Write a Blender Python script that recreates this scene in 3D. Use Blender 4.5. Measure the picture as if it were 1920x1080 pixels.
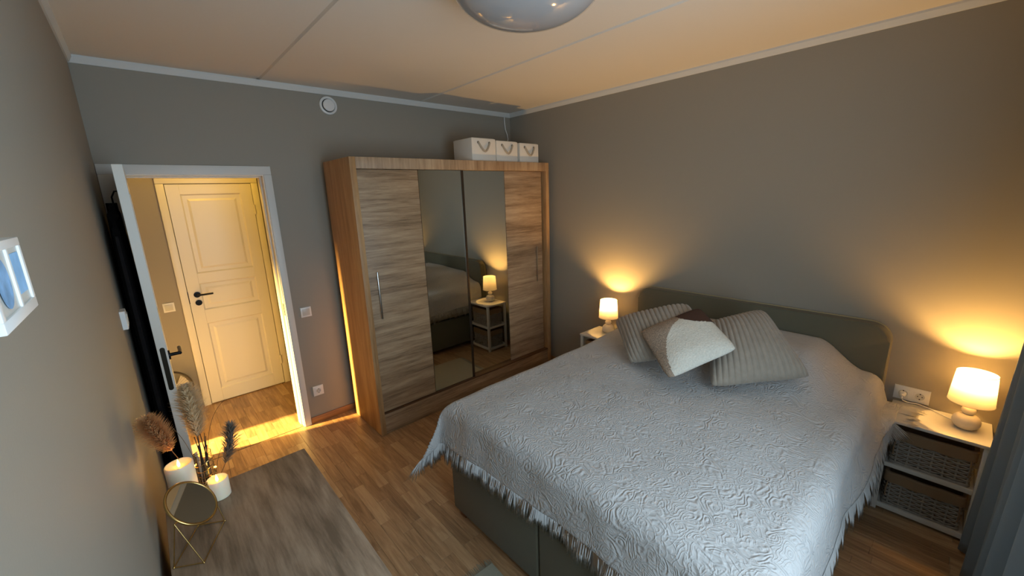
import bpy, bmesh, math, random
from mathutils import Vector, Matrix, noise

for o in list(bpy.data.objects):
    bpy.data.objects.remove(o, do_unlink=True)
SC = bpy.context.scene
COL = SC.collection
random.seed(7)
PI = math.pi

# ------------------------------------------------------------------ room sizes
W, H = 3.328, 2.723           # room width (x) and ceiling height
XL = -0.025                   # left wall plane
YF = -4.02                    # window wall plane
YH = 1.10                     # far wall of the hall

# ------------------------------------------------------------------ camera
cam_d = bpy.data.cameras.new('camera')
cam = bpy.data.objects.new('camera', cam_d)
COL.objects.link(cam)
SC.camera = cam
cam_d.sensor_fit = 'HORIZONTAL'
cam_d.sensor_width = 36.0
cam_d.lens = 36.0 * 761.7 / 1920.0
cam_d.clip_start = 0.01
yaw, pitch, roll = 0.7286, -0.2292, -0.0354
fw = Vector((math.sin(yaw) * math.cos(pitch), math.cos(yaw) * math.cos(pitch), math.sin(pitch)))
rt = Vector((math.cos(yaw), -math.sin(yaw), 0))
up = rt.cross(fw)
r2 = math.cos(roll) * rt + math.sin(roll) * up
u2 = -math.sin(roll) * rt + math.cos(roll) * up
cam.matrix_world = Matrix(((r2.x, u2.x, -fw.x, 0.119), (r2.y, u2.y, -fw.y, -3.5338), (r2.z, u2.z, -fw.z, 1.8769), (0, 0, 0, 1)))

# ------------------------------------------------------------------ world, daylight, exposure
SC.view_settings.view_transform = 'Standard'
SC.view_settings.look = 'None'
SC.view_settings.gamma = 1.0
SC.view_settings.exposure = 0.0
SC.view_settings.use_curve_mapping = False
world = bpy.data.worlds.new('dusk_sky')
SC.world = world
world.use_nodes = True
bg = world.node_tree.nodes['Background']
bg.inputs[0].default_value = (0.30, 0.42, 0.62, 1)
bg.inputs[1].default_value = 0.35


def light(name, kind, loc, energy, color, size=0.1, rot=None, size_y=None):
    d = bpy.data.lights.new(name, kind)
    d.energy = energy
    d.color = color
    if kind == 'AREA':
        d.shape = 'RECTANGLE'
        d.size = size
        d.size_y = size_y or size
    else:
        d.shadow_soft_size = size
    o = bpy.data.objects.new(name, d)
    COL.objects.link(o)
    o.location = loc
    if rot:
        o.rotation_euler = rot
    return o


HALLC = (1.0, 0.57, 0.06)
light('window_daylight', 'AREA', (0.98, YF + 0.03, 1.55), 40.0, (0.66, 0.85, 1.0), 1.5, (PI / 2, 0, 0), 1.35)
light('hall_ceiling_light', 'POINT', (0.60, 0.42, 2.52), 13.5, HALLC, 0.09)
nrl = light('next_room_lamp', 'SPOT', (-1.60, 0.55, 0.60), 4200.0, (1.0, 0.64, 0.18), 0.035)
nrl.data.spot_size = math.radians(62)
nrl.data.spot_blend = 1.0
nrl.rotation_euler = Vector((0.85 + 1.6, 0.25 - 0.55, 0.10 - 0.60)).to_track_quat('-Z', 'Y').to_euler()


# ------------------------------------------------------------------ helpers
def srgb(r, g, b):
    def f(c):
        c /= 255.0
        return c / 12.92 if c <= 0.04045 else ((c + 0.055) / 1.055) ** 2.4
    return (f(r), f(g), f(b), 1.0)


def new_mat(name):
    m = bpy.data.materials.new(name)
    m.use_nodes = True
    nt = m.node_tree
    return m, nt, nt.nodes['Principled BSDF']


def mat(name, col, rough=0.6, metal=0.0, bump=0.0, scale=200.0, vary=0.0, vscale=6.0, sheen=0.0, coat=0.0, spec=0.5):
    m, nt, p = new_mat(name)
    c = srgb(*col)
    p.inputs['Base Color'].default_value = c
    p.inputs['Roughness'].default_value = rough
    p.inputs['Metallic'].default_value = metal
    p.inputs['Specular IOR Level'].default_value = spec
    p.inputs['Sheen Weight'].default_value = sheen
    p.inputs['Coat Weight'].default_value = coat
    tc = nt.nodes.new('ShaderNodeTexCoord')
    if bump > 0:
        n = nt.nodes.new('ShaderNodeTexNoise')
        n.inputs['Scale'].default_value = scale
        n.inputs['Detail'].default_value = 4
        b = nt.nodes.new('ShaderNodeBump')
        b.inputs['Strength'].default_value = bump
        b.inputs['Distance'].default_value = 0.004
        nt.links.new(tc.outputs['Object'], n.inputs['Vector'])
        nt.links.new(n.outputs['Fac'], b.inputs['Height'])
        nt.links.new(b.outputs['Normal'], p.inputs['Normal'])
    if vary > 0:
        n = nt.nodes.new('ShaderNodeTexNoise')
        n.inputs['Scale'].default_value = vscale
        n.inputs['Detail'].default_value = 5
        r = nt.nodes.new('ShaderNodeValToRGB')
        r.color_ramp.elements[0].position = 0.3
        r.color_ramp.elements[1].position = 0.7
        r.color_ramp.elements[0].color = tuple(x * (1 - vary) for x in c[:3]) + (1,)
        r.color_ramp.elements[1].color = tuple(min(1, x * (1 + vary)) for x in c[:3]) + (1,)
        nt.links.new(tc.outputs['Object'], n.inputs['Vector'])
        nt.links.new(n.outputs['Fac'], r.inputs['Fac'])
        nt.links.new(r.outputs['Color'], p.inputs['Base Color'])
    return m


def wood(name, c0, c1, c2, axis, rough=0.55, stretch=14.0, fine=9.0, bump=0.05, rings=0.0):
    """grain runs along axis (0 x, 1 y, 2 z)"""
    m, nt, p = new_mat(name)
    L = nt.links.new
    tc = nt.nodes.new('ShaderNodeTexCoord')
    mp = nt.nodes.new('ShaderNodeMapping')
    s = [fine] * 3
    s[axis] = fine / stretch
    mp.inputs['Scale'].default_value = s
    L(tc.outputs['Object'], mp.inputs['Vector'])
    n1 = nt.nodes.new('ShaderNodeTexNoise')
    n1.inputs['Scale'].default_value = 1.3
    n1.inputs['Detail'].default_value = 8
    n1.inputs['Roughness'].default_value = 0.62
    n1.inputs['Distortion'].default_value = 0.5
    L(mp.outputs['Vector'], n1.inputs['Vector'])
    n2 = nt.nodes.new('ShaderNodeTexNoise')
    n2.inputs['Scale'].default_value = 7.0
    n2.inputs['Detail'].default_value = 6
    n2.inputs['Roughness'].default_value = 0.7
    L(mp.outputs['Vector'], n2.inputs['Vector'])
    mx = nt.nodes.new('ShaderNodeMath')
    mx.operation = 'MULTIPLY_ADD'
    L(n2.outputs['Fac'], mx.inputs[0])
    mx.inputs[1].default_value = 0.45
    mul = nt.nodes.new('ShaderNodeMath')
    mul.operation = 'MULTIPLY'
    mul.inputs[1].default_value = 0.62
    if rings > 0:
        # cathedral figure: bands of a large, stretched noise
        mp2 = nt.nodes.new('ShaderNodeMapping')
        s2 = [4.2] * 3
        s2[axis] = 0.95
        mp2.inputs['Scale'].default_value = s2
        L(tc.outputs['Object'], mp2.inputs['Vector'])
        n3 = nt.nodes.new('ShaderNodeTexNoise')
        n3.inputs['Scale'].default_value = 1.0
        n3.inputs['Detail'].default_value = 1.5
        L(mp2.outputs['Vector'], n3.inputs['Vector'])
        k = nt.nodes.new('ShaderNodeMath')
        k.operation = 'MULTIPLY'
        k.inputs[1].default_value = rings
        L(n3.outputs['Fac'], k.inputs[0])
        fr = nt.nodes.new('ShaderNodeMath')
        fr.operation = 'SINE'
        L(k.outputs[0], fr.inputs[0])
        ad = nt.nodes.new('ShaderNodeMath')
        ad.operation = 'MULTIPLY_ADD'
        L(fr.outputs[0], ad.inputs[0])
        ad.inputs[1].default_value = 0.07
        L(n1.outputs['Fac'], ad.inputs[2])
        L(ad.outputs[0], mul.inputs[0])
    else:
        L(n1.outputs['Fac'], mul.inputs[0])
    L(mul.outputs[0], mx.inputs[2])
    r = nt.nodes.new('ShaderNodeValToRGB')
    e = r.color_ramp.elements
    e[0].position, e[0].color = 0.40, srgb(*c0)
    e[1].position, e[1].color = 0.66, srgb(*c2)
    k = e.new(0.53)
    k.color = srgb(*c1)
    L(mx.outputs[0], r.inputs['Fac'])
    L(r.outputs['Color'], p.inputs['Base Color'])
    p.inputs['Roughness'].default_value = rough
    b = nt.nodes.new('ShaderNodeBump')
    b.inputs['Strength'].default_value = bump
    b.inputs['Distance'].default_value = 0.002
    L(mx.outputs[0], b.inputs['Height'])
    L(b.outputs['Normal'], p.inputs['Normal'])
    return m


def parquet(name):
    m, nt, p = new_mat(name)
    L = nt.links.new
    at = nt.nodes.new('ShaderNodeAttribute')
    at.attribute_name = 'tone'
    tc = nt.nodes.new('ShaderNodeTexCoord')
    sc = nt.nodes.new('ShaderNodeVectorMath')
    sc.operation = 'MULTIPLY'
    sc.inputs[1].default_value = (42, 3.2, 1)
    L(tc.outputs['Object'], sc.inputs[0])
    off = nt.nodes.new('ShaderNodeVectorMath')
    off.operation = 'SCALE'
    off.inputs['Scale'].default_value = 37.0
    L(at.outputs['Vector'], off.inputs[0])
    ad = nt.nodes.new('ShaderNodeVectorMath')
    ad.operation = 'ADD'
    L(sc.outputs[0], ad.inputs[0])
    L(off.outputs[0], ad.inputs[1])
    n = nt.nodes.new('ShaderNodeTexNoise')
    n.inputs['Scale'].default_value = 1.0
    n.inputs['Detail'].default_value = 6
    n.inputs['Roughness'].default_value = 0.65
    n.inputs['Distortion'].default_value = 0.8
    L(ad.outputs[0], n.inputs['Vector'])
    r = nt.nodes.new('ShaderNodeValToRGB')
    e = r.color_ramp.elements
    e[0].position, e[0].color = 0.30, srgb(134, 102, 72)
    e[1].position, e[1].color = 0.66, srgb(196, 162, 122)
    k = e.new(0.48)
    k.color = srgb(170, 134, 97)
    mx = nt.nodes.new('ShaderNodeMath')
    mx.operation = 'MULTIPLY_ADD'
    L(at.outputs['Fac'], mx.inputs[0])
    mx.inputs[1].default_value = 0.20
    sb = nt.nodes.new('ShaderNodeMath')
    sb.operation = 'MULTIPLY_ADD'
    L(n.outputs['Fac'], sb.inputs[0])
    sb.inputs[1].default_value = 0.8
    sb.inputs[2].default_value = 0.0
    L(sb.outputs[0], mx.inputs[2])
    L(mx.outputs[0], r.inputs['Fac'])
    L(r.outputs['Color'], p.inputs['Base Color'])
    p.inputs['Roughness'].default_value = 0.36
    b = nt.nodes.new('ShaderNodeBump')
    b.inputs['Strength'].default_value = 0.08
    b.inputs['Distance'].default_value = 0.001
    L(n.outputs['Fac'], b.inputs['Height'])
    L(b.outputs['Normal'], p.inputs['Normal'])
    return m


def matelasse(name):
    """white woven bedspread with an embossed scrolling pattern"""
    m, nt, p = new_mat(name)
    L = nt.links.new
    tc = nt.nodes.new('ShaderNodeTexCoord')

    def layer(scale, freq, warp, wscale):
        wn = nt.nodes.new('ShaderNodeTexNoise')
        wn.inputs['Scale'].default_value = wscale
        wn.inputs['Detail'].default_value = 2
        L(tc.outputs['UV'], wn.inputs['Vector'])
        ws = nt.nodes.new('ShaderNodeVectorMath')
        ws.operation = 'SCALE'
        ws.inputs['Scale'].default_value = warp
        L(wn.outputs['Color'], ws.inputs[0])
        a = nt.nodes.new('ShaderNodeVectorMath')
        a.operation = 'ADD'
        L(tc.outputs['UV'], a.inputs[0])
        L(ws.outputs[0], a.inputs[1])
        v = nt.nodes.new('ShaderNodeTexVoronoi')
        v.voronoi_dimensions = '2D'
        v.feature = 'F1'
        v.inputs['Scale'].default_value = scale
        L(a.outputs[0], v.inputs['Vector'])
        k = nt.nodes.new('ShaderNodeMath')
        k.operation = 'MULTIPLY'
        k.inputs[1].default_value = freq
        L(v.outputs['Distance'], k.inputs[0])
        s = nt.nodes.new('ShaderNodeMath')
        s.operation = 'SINE'
        L(k.outputs[0], s.inputs[0])
        ab = nt.nodes.new('ShaderNodeMath')
        ab.operation = 'SMOOTH_MAX'
        ab.inputs[1].default_value = 0.1
        ab.inputs[2].default_value = 0.5
        L(s.outputs[0], ab.inputs[0])
        return ab.outputs[0]

    a = layer(14.0, 36, 0.14, 9.0)
    c = layer(26.0, 15, 0.06, 15.0)

    def contour(scale, freq):
        n = nt.nodes.new('ShaderNodeTexNoise')
        n.inputs['Scale'].default_value = scale
        n.inputs['Detail'].default_value = 1.0
        n.inputs['Distortion'].default_value = 1.2
        L(tc.outputs['UV'], n.inputs['Vector'])
        k = nt.nodes.new('ShaderNodeMath')
        k.operation = 'MULTIPLY'
        k.inputs[1].default_value = freq
        L(n.outputs['Fac'], k.inputs[0])
        q = nt.nodes.new('ShaderNodeMath')
        q.operation = 'SINE'
        L(k.outputs[0], q.inputs[0])
        return q.outputs[0]

    sel = nt.nodes.new('ShaderNodeTexNoise')
    sel.inputs['Scale'].default_value = 9.0
    L(tc.outputs['UV'], sel.inputs['Vector'])
    sr = nt.nodes.new('ShaderNodeMapRange')
    sr.inputs['From Min'].default_value = 0.46
    sr.inputs['From Max'].default_value = 0.56
    L(sel.outputs['Fac'], sr.inputs['Value'])
    mixh = nt.nodes.new('ShaderNodeMix')
    L(sr.outputs[0], mixh.inputs[0])
    L(a, mixh.inputs[2])
    L(contour(9.0, 58), mixh.inputs[3])
    ad = nt.nodes.new('ShaderNodeMath')
    ad.operation = 'MULTIPLY_ADD'
    L(c, ad.inputs[0])
    ad.inputs[1].default_value = 0.55
    L(mixh.outputs[0], ad.inputs[2])
    fine = nt.nodes.new('ShaderNodeTexNoise')
    fine.inputs['Scale'].default_value = 320
    L(tc.outputs['UV'], fine.inputs['Vector'])
    a2 = nt.nodes.new('ShaderNodeMath')
    a2.operation = 'MULTIPLY_ADD'
    L(fine.outputs['Fac'], a2.inputs[0])
    a2.inputs[1].default_value = 0.12
    L(ad.outputs[0], a2.inputs[2])
    b = nt.nodes.new('ShaderNodeBump')
    b.inputs['Strength'].default_value = 0.6
    b.inputs['Distance'].default_value = 0.0030
    L(a2.outputs[0], b.inputs['Height'])
    L(b.outputs['Normal'], p.inputs['Normal'])
    p.inputs['Base Color'].default_value = srgb(182, 181, 180)
    p.inputs['Roughness'].default_value = 0.9
    p.inputs['Sheen Weight'].default_value = 0.15
    return m


def add_box(bm, x0, x1, y0, y1, z0, z1, bev=0.0, seg=2):
    t = bmesh.new()
    vs = [t.verts.new((x, y, z)) for x in (x0, x1) for y in (y0, y1) for z in (z0, z1)]
    for f in ((0, 1, 3, 2), (4, 6, 7, 5), (0, 4, 5, 1), (2, 3, 7, 6), (0, 2, 6, 4), (1, 5, 7, 3)):
        t.faces.new([vs[i] for i in f])
    bmesh.ops.recalc_face_normals(t, faces=t.faces)
    if bev > 0:
        bmesh.ops.bevel(t, geom=list(t.edges), offset=bev, segments=seg, affect='EDGES', profile=0.5)
    merge(bm, t)


def merge(bm, t, mi=None):
    mp = {}
    for v in t.verts:
        mp[v] = bm.verts.new(v.co)
    for f in t.faces:
        try:
            nf = bm.faces.new([mp[v] for v in f.verts])
            nf.material_index = f.material_index if mi is None else mi
        except ValueError:
            pass
    t.free()


def bx(*a, **k):
    bm = bmesh.new()
    add_box(bm, *a, **k)
    return bm


def add_tube(bm, pts, r, n=8, r1=None, cap=True):
    pts = [Vector(p) for p in pts]
    m = len(pts)
    rings = []
    ref = None
    for i, p in enumerate(pts):
        d = (pts[min(i + 1, m - 1)] - pts[max(i - 1, 0)])
        if d.length < 1e-9:
            d = Vector((0, 0, 1))
        d.normalize()
        if ref is None:
            ref = Vector((0, 0, 1)) if abs(d.z) < 0.9 else Vector((1, 0, 0))
        a = d.cross(ref)
        if a.length < 1e-6:
            a = d.cross(Vector((1, 0.3, 0)))
        a.normalize()
        b = d.cross(a)
        ref = a.cross(d) * 1.0
        rr = r if r1 is None else r + (r1 - r) * i / (m - 1)
        rings.append([bm.verts.new(p + a * (rr * math.cos(2 * PI * k / n)) + b * (rr * math.sin(2 * PI * k / n))) for k in range(n)])
    for i in range(m - 1):
        for k in range(n):
            bm.faces.new((rings[i][k], rings[i][(k + 1) % n], rings[i + 1][(k + 1) % n], rings[i + 1][k]))
    if cap:
        bm.faces.new(rings[0][::-1])
        bm.faces.new(rings[-1])


def tube(pts, r, n=8, r1=None):
    bm = bmesh.new()
    add_tube(bm, pts, r, n, r1)
    return bm


def add_lathe(bm, prof, c=(0, 0, 0), n=32, closed=False):
    """prof: list of (radius, z); revolves about z through c"""
    rings = []
    for r, z in prof:
        if r < 1e-6:
            rings.append([bm.verts.new((c[0], c[1], c[2] + z))])
        else:
            rings.append([bm.verts.new((c[0] + r * math.cos(2 * PI * k / n), c[1] + r * math.sin(2 * PI * k / n), c[2] + z)) for k in range(n)])
    seq = list(zip(rings[:-1], rings[1:]))
    if closed:
        seq.append((rings[-1], rings[0]))
    for a, b in seq:
        for k in range(n):
            k2 = (k + 1) % n
            if len(a) == 1 and len(b) == 1:
                continue
            if len(a) == 1:
                bm.faces.new((a[0], b[k], b[k2]))
            elif len(b) == 1:
                bm.faces.new((a[k], b[0], a[k2]))
            else:
                bm.faces.new((a[k], b[k], b[k2], a[k2]))


def lathe(prof, c=(0, 0, 0), n=32, closed=False):
    bm = bmesh.new()
    add_lathe(bm, prof, c, n, closed)
    return bm


def obj(name, bm, material, parent=None, origin=None, smooth=True, angle=38):
    """world-space bmesh -> one mesh object"""
    me = bpy.data.meshes.new(name)
    org = Vector((0, 0, 0))
    if parent is not None:
        q = parent
        while q is not None:
            org += q.location
            q = q.parent
    elif origin is not None:
        org = Vector(origin)
    bmesh.ops.recalc_face_normals(bm, faces=bm.faces)
    for v in bm.verts:
        v.co -= org
    bm.to_mesh(me)
    bm.free()
    for mm in (material if isinstance(material, (list, tuple)) else [material]):
        me.materials.append(mm)
    if smooth:
        me.polygons.foreach_set('use_smooth', [True] * len(me.polygons))
        me.set_sharp_from_angle(angle=math.radians(angle))
    o = bpy.data.objects.new(name, me)
    COL.objects.link(o)
    if parent is not None:
        o.parent = parent
    elif origin is not None:
        o.location = org
    return o


def tag(o, label, cat, group=None):
    o['label'] = label
    o['category'] = cat
    if group:
        o['group'] = group
    return o


def thing(name, label, cat, loc, group=None):
    o = bpy.data.objects.new(name, None)
    o.empty_display_size = 0.05
    COL.objects.link(o)
    o.location = loc
    return tag(o, label, cat, group)


def struct(name, bm, material, label=None, parent=None, smooth=True):
    o = obj(name, bm, material, parent, smooth=smooth)
    if parent is None:
        o['kind'] = 'structure'
    if label:
        o['label'] = label
    return o


def struct_empty(name, label, loc=(0, 0, 0)):
    o = bpy.data.objects.new(name, None)
    o.empty_display_size = 0.05
    COL.objects.link(o)
    o.location = loc
    o['kind'] = 'structure'
    o['label'] = label
    return o


def copy_thing(o, loc, label, parent=None):
    c = o.copy()
    COL.objects.link(c)
    if parent is None:
        c.location = loc
        c['label'] = label
    else:
        c.parent = parent
    for ch in list(o.children):
        copy_thing(ch, None, None, c)
    return c


def smooth_step(t):
    t = max(0.0, min(1.0, t))
    return t * t * (3 - 2 * t)


# ------------------------------------------------------------------ materials
M_WALL = mat('taupe_wall_paint', (152, 146, 134), 0.55, bump=0.06, scale=260, spec=0.35)
M_HALLWALL = mat('beige_hall_wall_paint', (150, 143, 130), 0.6, bump=0.05, scale=260)
M_CEIL = mat('white_ceiling_paint', (222, 216, 206), 0.85, bump=0.12, scale=180)
M_WHITE = mat('white_door_paint', (226, 222, 212), 0.35)
M_TRIM = mat('white_trim_paint', (214, 214, 210), 0.45)
M_PLASTIC = mat('white_plastic', (226, 226, 224), 0.3)
M_PLASTIC_GREY = mat('off_white_plastic', (196, 196, 190), 0.35)
M_BLACK = mat('matt_black_metal', (16, 16, 16), 0.35, 0.6)
M_DARK = mat('dark_gap', (14, 12, 11), 0.7)
M_STEEL = mat('brushed_steel', (176, 174, 170), 0.28, 1.0)
M_GOLD = mat('brass_wire', (196, 164, 104), 0.25, 1.0)
M_MIRROR = mat('mirror_glass', (206, 210, 204), 0.015, 1.0)
M_FLOOR = parquet('oak_parquet')
M_SUBFLOOR = mat('dark_joint', (62, 42, 26), 0.8)
M_BASEB = wood('oak_baseboard', (132, 88, 48), (158, 108, 62), (176, 124, 74), 0, 0.45)
M_OAK_V = wood('oak_upright', (146, 108, 68), (172, 132, 88), (192, 154, 108), 2, 0.5, bump=0.03)
M_OAK_H = wood('oak_horizontal', (118, 93, 68), (160, 133, 103), (186, 161, 129), 0, 0.5, fine=13.0, stretch=16.0)
M_OAK_TOP = wood('oak_cornice', (140, 110, 80), (170, 140, 108), (192, 164, 130), 2, 0.5, fine=7.0)
M_GREYOAK = wood('grey_oak_top', (116, 98, 80), (152, 131, 110), (178, 157, 134), 1, 0.6, stretch=11, rings=60.0)
M_BED = mat('olive_bed_fabric', (96, 94, 78), 0.9, bump=0.25, scale=700, sheen=0.1)
M_PIPING = mat('pale_bed_piping', (150, 142, 112), 0.85)
M_MATTRESS = mat('mattress_ticking', (206, 204, 198), 0.9)
M_LEGWOOD = mat('brown_bed_leg', (110, 66, 36), 0.5)
M_SPREAD = matelasse('white_matelasse')
M_RIB = mat('taupe_plush', (148, 137, 123), 0.9, bump=0.2, scale=500, sheen=0.25, vary=0.08, vscale=30)
M_BOUC_BROWN = mat('brown_boucle', (152, 134, 116), 0.95, bump=1.0, scale=110, vary=0.4, vscale=150)
M_BOUC_WHITE = mat('cream_boucle', (208, 203, 190), 0.95, bump=1.0, scale=110, vary=0.10, vscale=120)
M_BOUC_DARK = mat('dark_brown_boucle', (70, 44, 30), 0.95, bump=0.8, scale=220)
M_NSWHITE = mat('white_lacquer', (224, 220, 212), 0.32)
M_WICKER = mat('whitewashed_wicker', (166, 156, 144), 0.7, vary=0.12, vscale=60)
M_LINER = mat('beige_linen_liner', (150, 122, 92), 0.9, bump=0.2, scale=400)
M_CERAMIC = mat('white_ceramic', (236, 228, 216), 0.28)
M_CURTAIN = mat('slate_blue_curtain', (130, 141, 149), 0.9, bump=0.15, scale=600, sheen=0.1)
M_BOX = mat('white_paper_box', (226, 220, 208), 0.75, bump=0.05, scale=60)
M_ROPE = mat('grey_rope', (176, 164, 146), 0.9)
M_COAT = mat('black_cloth', (20, 17, 18), 0.85, bump=0.5, scale=40, vary=0.5, vscale=22, spec=0.15)
M_RUG = mat('sage_rug', (150, 150, 134), 0.95, bump=0.8, scale=160)
M_RUG2 = mat('beige_rug', (186, 176, 152), 0.95, bump=0.8, scale=160)
M_TWIG = mat('dark_twig', (40, 30, 22), 0.8)
M_GRASS = mat('dried_grass_stem', (88, 66, 44), 0.8)
M_LAMPGREY = mat('glossy_grey_lamp_glass', (176, 176, 178), 0.06, coat=0.6)
M_FANGREY = mat('grey_fan_plastic', (118, 112, 104), 0.4)
M_FANGLINT = mat('fan_blade_highlight', (196, 190, 180), 0.35)  # highlight streak on one blade, put into its colour
M_PHOTO_REFL_A = mat('blue_daylight_reflection', (128, 168, 206), 0.6, vary=0.3, vscale=60)  # daylight reflected in the glass, put into the colour
M_PHOTO_REFL_B = mat('pale_blue_daylight_reflection', (146, 192, 232), 0.6, vary=0.15, vscale=50)  # paler daylight reflection, likewise painted as colour
M_METER = mat('dark_bronze_plate', (46, 42, 32), 0.4, 0.7)


def wax_mat():
    m, nt, p = new_mat('candle_wax')
    p.inputs['Base Color'].default_value = srgb(232, 220, 196)
    p.inputs['Roughness'].default_value = 0.5
    p.inputs['Subsurface Weight'].default_value = 0.7
    p.inputs['Subsurface Radius'].default_value = (0.02, 0.012, 0.006)
    p.inputs['Subsurface Scale'].default_value = 1.0
    return m


def emit_mat(name, col, s):
    m, nt, p = new_mat(name)
    p.inputs['Base Color'].default_value = (0, 0, 0, 1)
    p.inputs['Emission Color'].default_value = col
    p.inputs['Emission Strength'].default_value = s
    return m


def shade_mat():
    m = bpy.data.materials.new('white_lampshade_fabric')
    m.use_nodes = True
    nt = m.node_tree
    nt.nodes.remove(nt.nodes['Principled BSDF'])
    out = nt.nodes['Material Output']
    d = nt.nodes.new('ShaderNodeBsdfDiffuse')
    d.inputs['Color'].default_value = srgb(206, 198, 184)
    t = nt.nodes.new('ShaderNodeBsdfTranslucent')
    t.inputs['Color'].default_value = srgb(250, 240, 222)
    mx = nt.nodes.new('ShaderNodeMixShader')
    mx.inputs[0].default_value = 0.16
    nt.links.new(d.outputs[0], mx.inputs[1])
    nt.links.new(t.outputs[0], mx.inputs[2])
    nt.links.new(mx.outputs[0], out.inputs[0])
    return m


def leafy(name, col, fac=0.6):
    m = bpy.data.materials.new(name)
    m.use_nodes = True
    nt = m.node_tree
    nt.nodes.remove(nt.nodes['Principled BSDF'])
    d = nt.nodes.new('ShaderNodeBsdfDiffuse')
    t = nt.nodes.new('ShaderNodeBsdfTranslucent')
    d.inputs['Color'].default_value = t.inputs['Color'].default_value = srgb(*col)
    mx = nt.nodes.new('ShaderNodeMixShader')
    mx.inputs[0].default_value = fac
    nt.links.new(d.outputs[0], mx.inputs[1])
    nt.links.new(t.outputs[0], mx.inputs[2])
    nt.links.new(mx.outputs[0], nt.nodes['Material Output'].inputs[0])
    return m


def glass_mat():
    m, nt, p = new_mat('clear_glass')
    p.inputs['Base Color'].default_value = (0.97, 0.98, 0.97, 1)
    p.inputs['Roughness'].default_value = 0.0
    p.inputs['Transmission Weight'].default_value = 1.0
    p.inputs['IOR'].default_value = 1.45
    return m


M_WAX = wax_mat()
M_FRINGE = leafy('white_cotton_fringe', (222, 221, 219), 0.35)
M_PLUME1 = leafy('cream_pampas', (246, 232, 206))
M_PLUME2 = leafy('tan_pampas', (236, 202, 158))
M_PLUME3 = leafy('grey_pampas', (168, 162, 154))
M_FLAME = emit_mat('led_flame', (1.0, 0.52, 0.08, 1), 16.0)
M_FAIRY = emit_mat('fairy_bulb', (1.0, 0.42, 0.06, 1), 20.0)
M_BULB = emit_mat('warm_bulb', (1.0, 0.54, 0.145, 1), 2300.0)
M_SHADE = shade_mat()
M_GLASS = glass_mat()

# ================================================================== STRUCTURE
# ---- floor: sub-floor with every visible oak stave a part
def stave_bm(x0, x1, y0, y1, bm=None):
    bm = bm or bmesh.new()
    g, c, t = 0.0003, 0.0011, 0.012
    x0 += g; x1 -= g; y0 += g; y1 -= g
    lv = [(-t, 0), (-0.0008, 0), (0.0, c)]
    rings = []
    for z, i in lv:
        rings.append([bm.verts.new(p) for p in ((x0 + i, y0 + i, z), (x1 - i, y0 + i, z), (x1 - i, y1 - i, z), (x0 + i, y1 - i, z))])
    fs = []
    for a, b in ((0, 1), (1, 2)):
        for k in range(4):
            fs.append(bm.faces.new((rings[a][k], rings[a][(k + 1) % 4], rings[b][(k + 1) % 4], rings[b][k])))
    fs.append(bm.faces.new(rings[2]))
    return bm


def set_tone(o, vals):
    a = o.data.attributes.new('tone', 'FLOAT', 'FACE')
    a.data.foreach_set('value', vals)


def cam_px(p):
    d = Vector(p) - cam.matrix_world.translation
    z = d.dot(fw)
    if z <= 0.05:
        return None
    return 960 + 761.7 * d.dot(r2) / z, 540 - 761.7 * d.dot(u2) / z, z


def lay_floor(parent, x0, x1, y0, y1, hidden, name='oak_stave'):
    rest = bmesh.new()
    tones = []
    wd = 0.0672
    n = int(math.ceil((x1 - x0) / wd))
    cands = []
    for i in range(n):
        a, b = x0 + i * wd, min(x1, x0 + (i + 1) * wd)
        y = y0 - random.uniform(0, 0.45)
        while y < y1:
            l = random.choice((0.28, 0.34, 0.42, 0.5))
            c, d = max(y0, y), min(y1, y + l)
            if d - c > 0.02:
                cands.append((a, b, c, d))
            y += l
    n_part = 0
    order = []
    for q in cands:
        m = (0.5 * (q[0] + q[1]), 0.5 * (q[2] + q[3]), 0)
        s = cam_px(m)
        vis = s is not None and -60 < s[0] < 1980 and -60 < s[1] < 1160 and not hidden(m[0], m[1])
        order.append((0 if vis else 1, (Vector(m) - cam.matrix_world.translation).length, q))
    order.sort()
    for v, dd, q in order:
        tone = random.random()
        if v == 0 and n_part < 290:
            n_part += 1
            o = obj(name, stave_bm(*q), M_FLOOR, parent, smooth=False)
            set_tone(o, [tone] * len(o.data.polygons))
        else:
            stave_bm(*q, bm=rest)
            tones += [tone] * 9
    o = obj('hidden_oak_staves', rest, M_FLOOR, parent, smooth=False)
    o['kind'] = 'stuff'
    set_tone(o, tones)


floor = struct('floor', bx(XL, W, YF, 0.012, -0.10, -0.011), M_SUBFLOOR, 'oak strip parquet floor of the bedroom')


def hid(x, y):
    if x > 1.28 and -3.30 < y < -1.95:
        return True
    if x < 0.42 and y < -1.30:
        return True
    if x > 1.26 and y > -0.62:
        return True
    return False


lay_floor(floor, XL, W, YF, 0.010, hid)
floor_hall = struct('floor_hall', bx(-2.3, 2.7, 0.016, YH + 0.02, -0.10, -0.011), M_SUBFLOOR, 'oak strip parquet floor of the hall beyond the doorway')
lay_floor(floor_hall, -2.3, 2.7, 0.016, YH, lambda x, y: x < 0.0 or x > 1.05)

# ---- ceiling of three concrete panels with open joints
ceil = struct('ceiling', bx(XL - 0.1, W + 0.1, YF - 0.1, 0.12, H + 0.012, H + 0.12), M_CEIL, 'white ceiling of concrete panels with joints')


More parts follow.
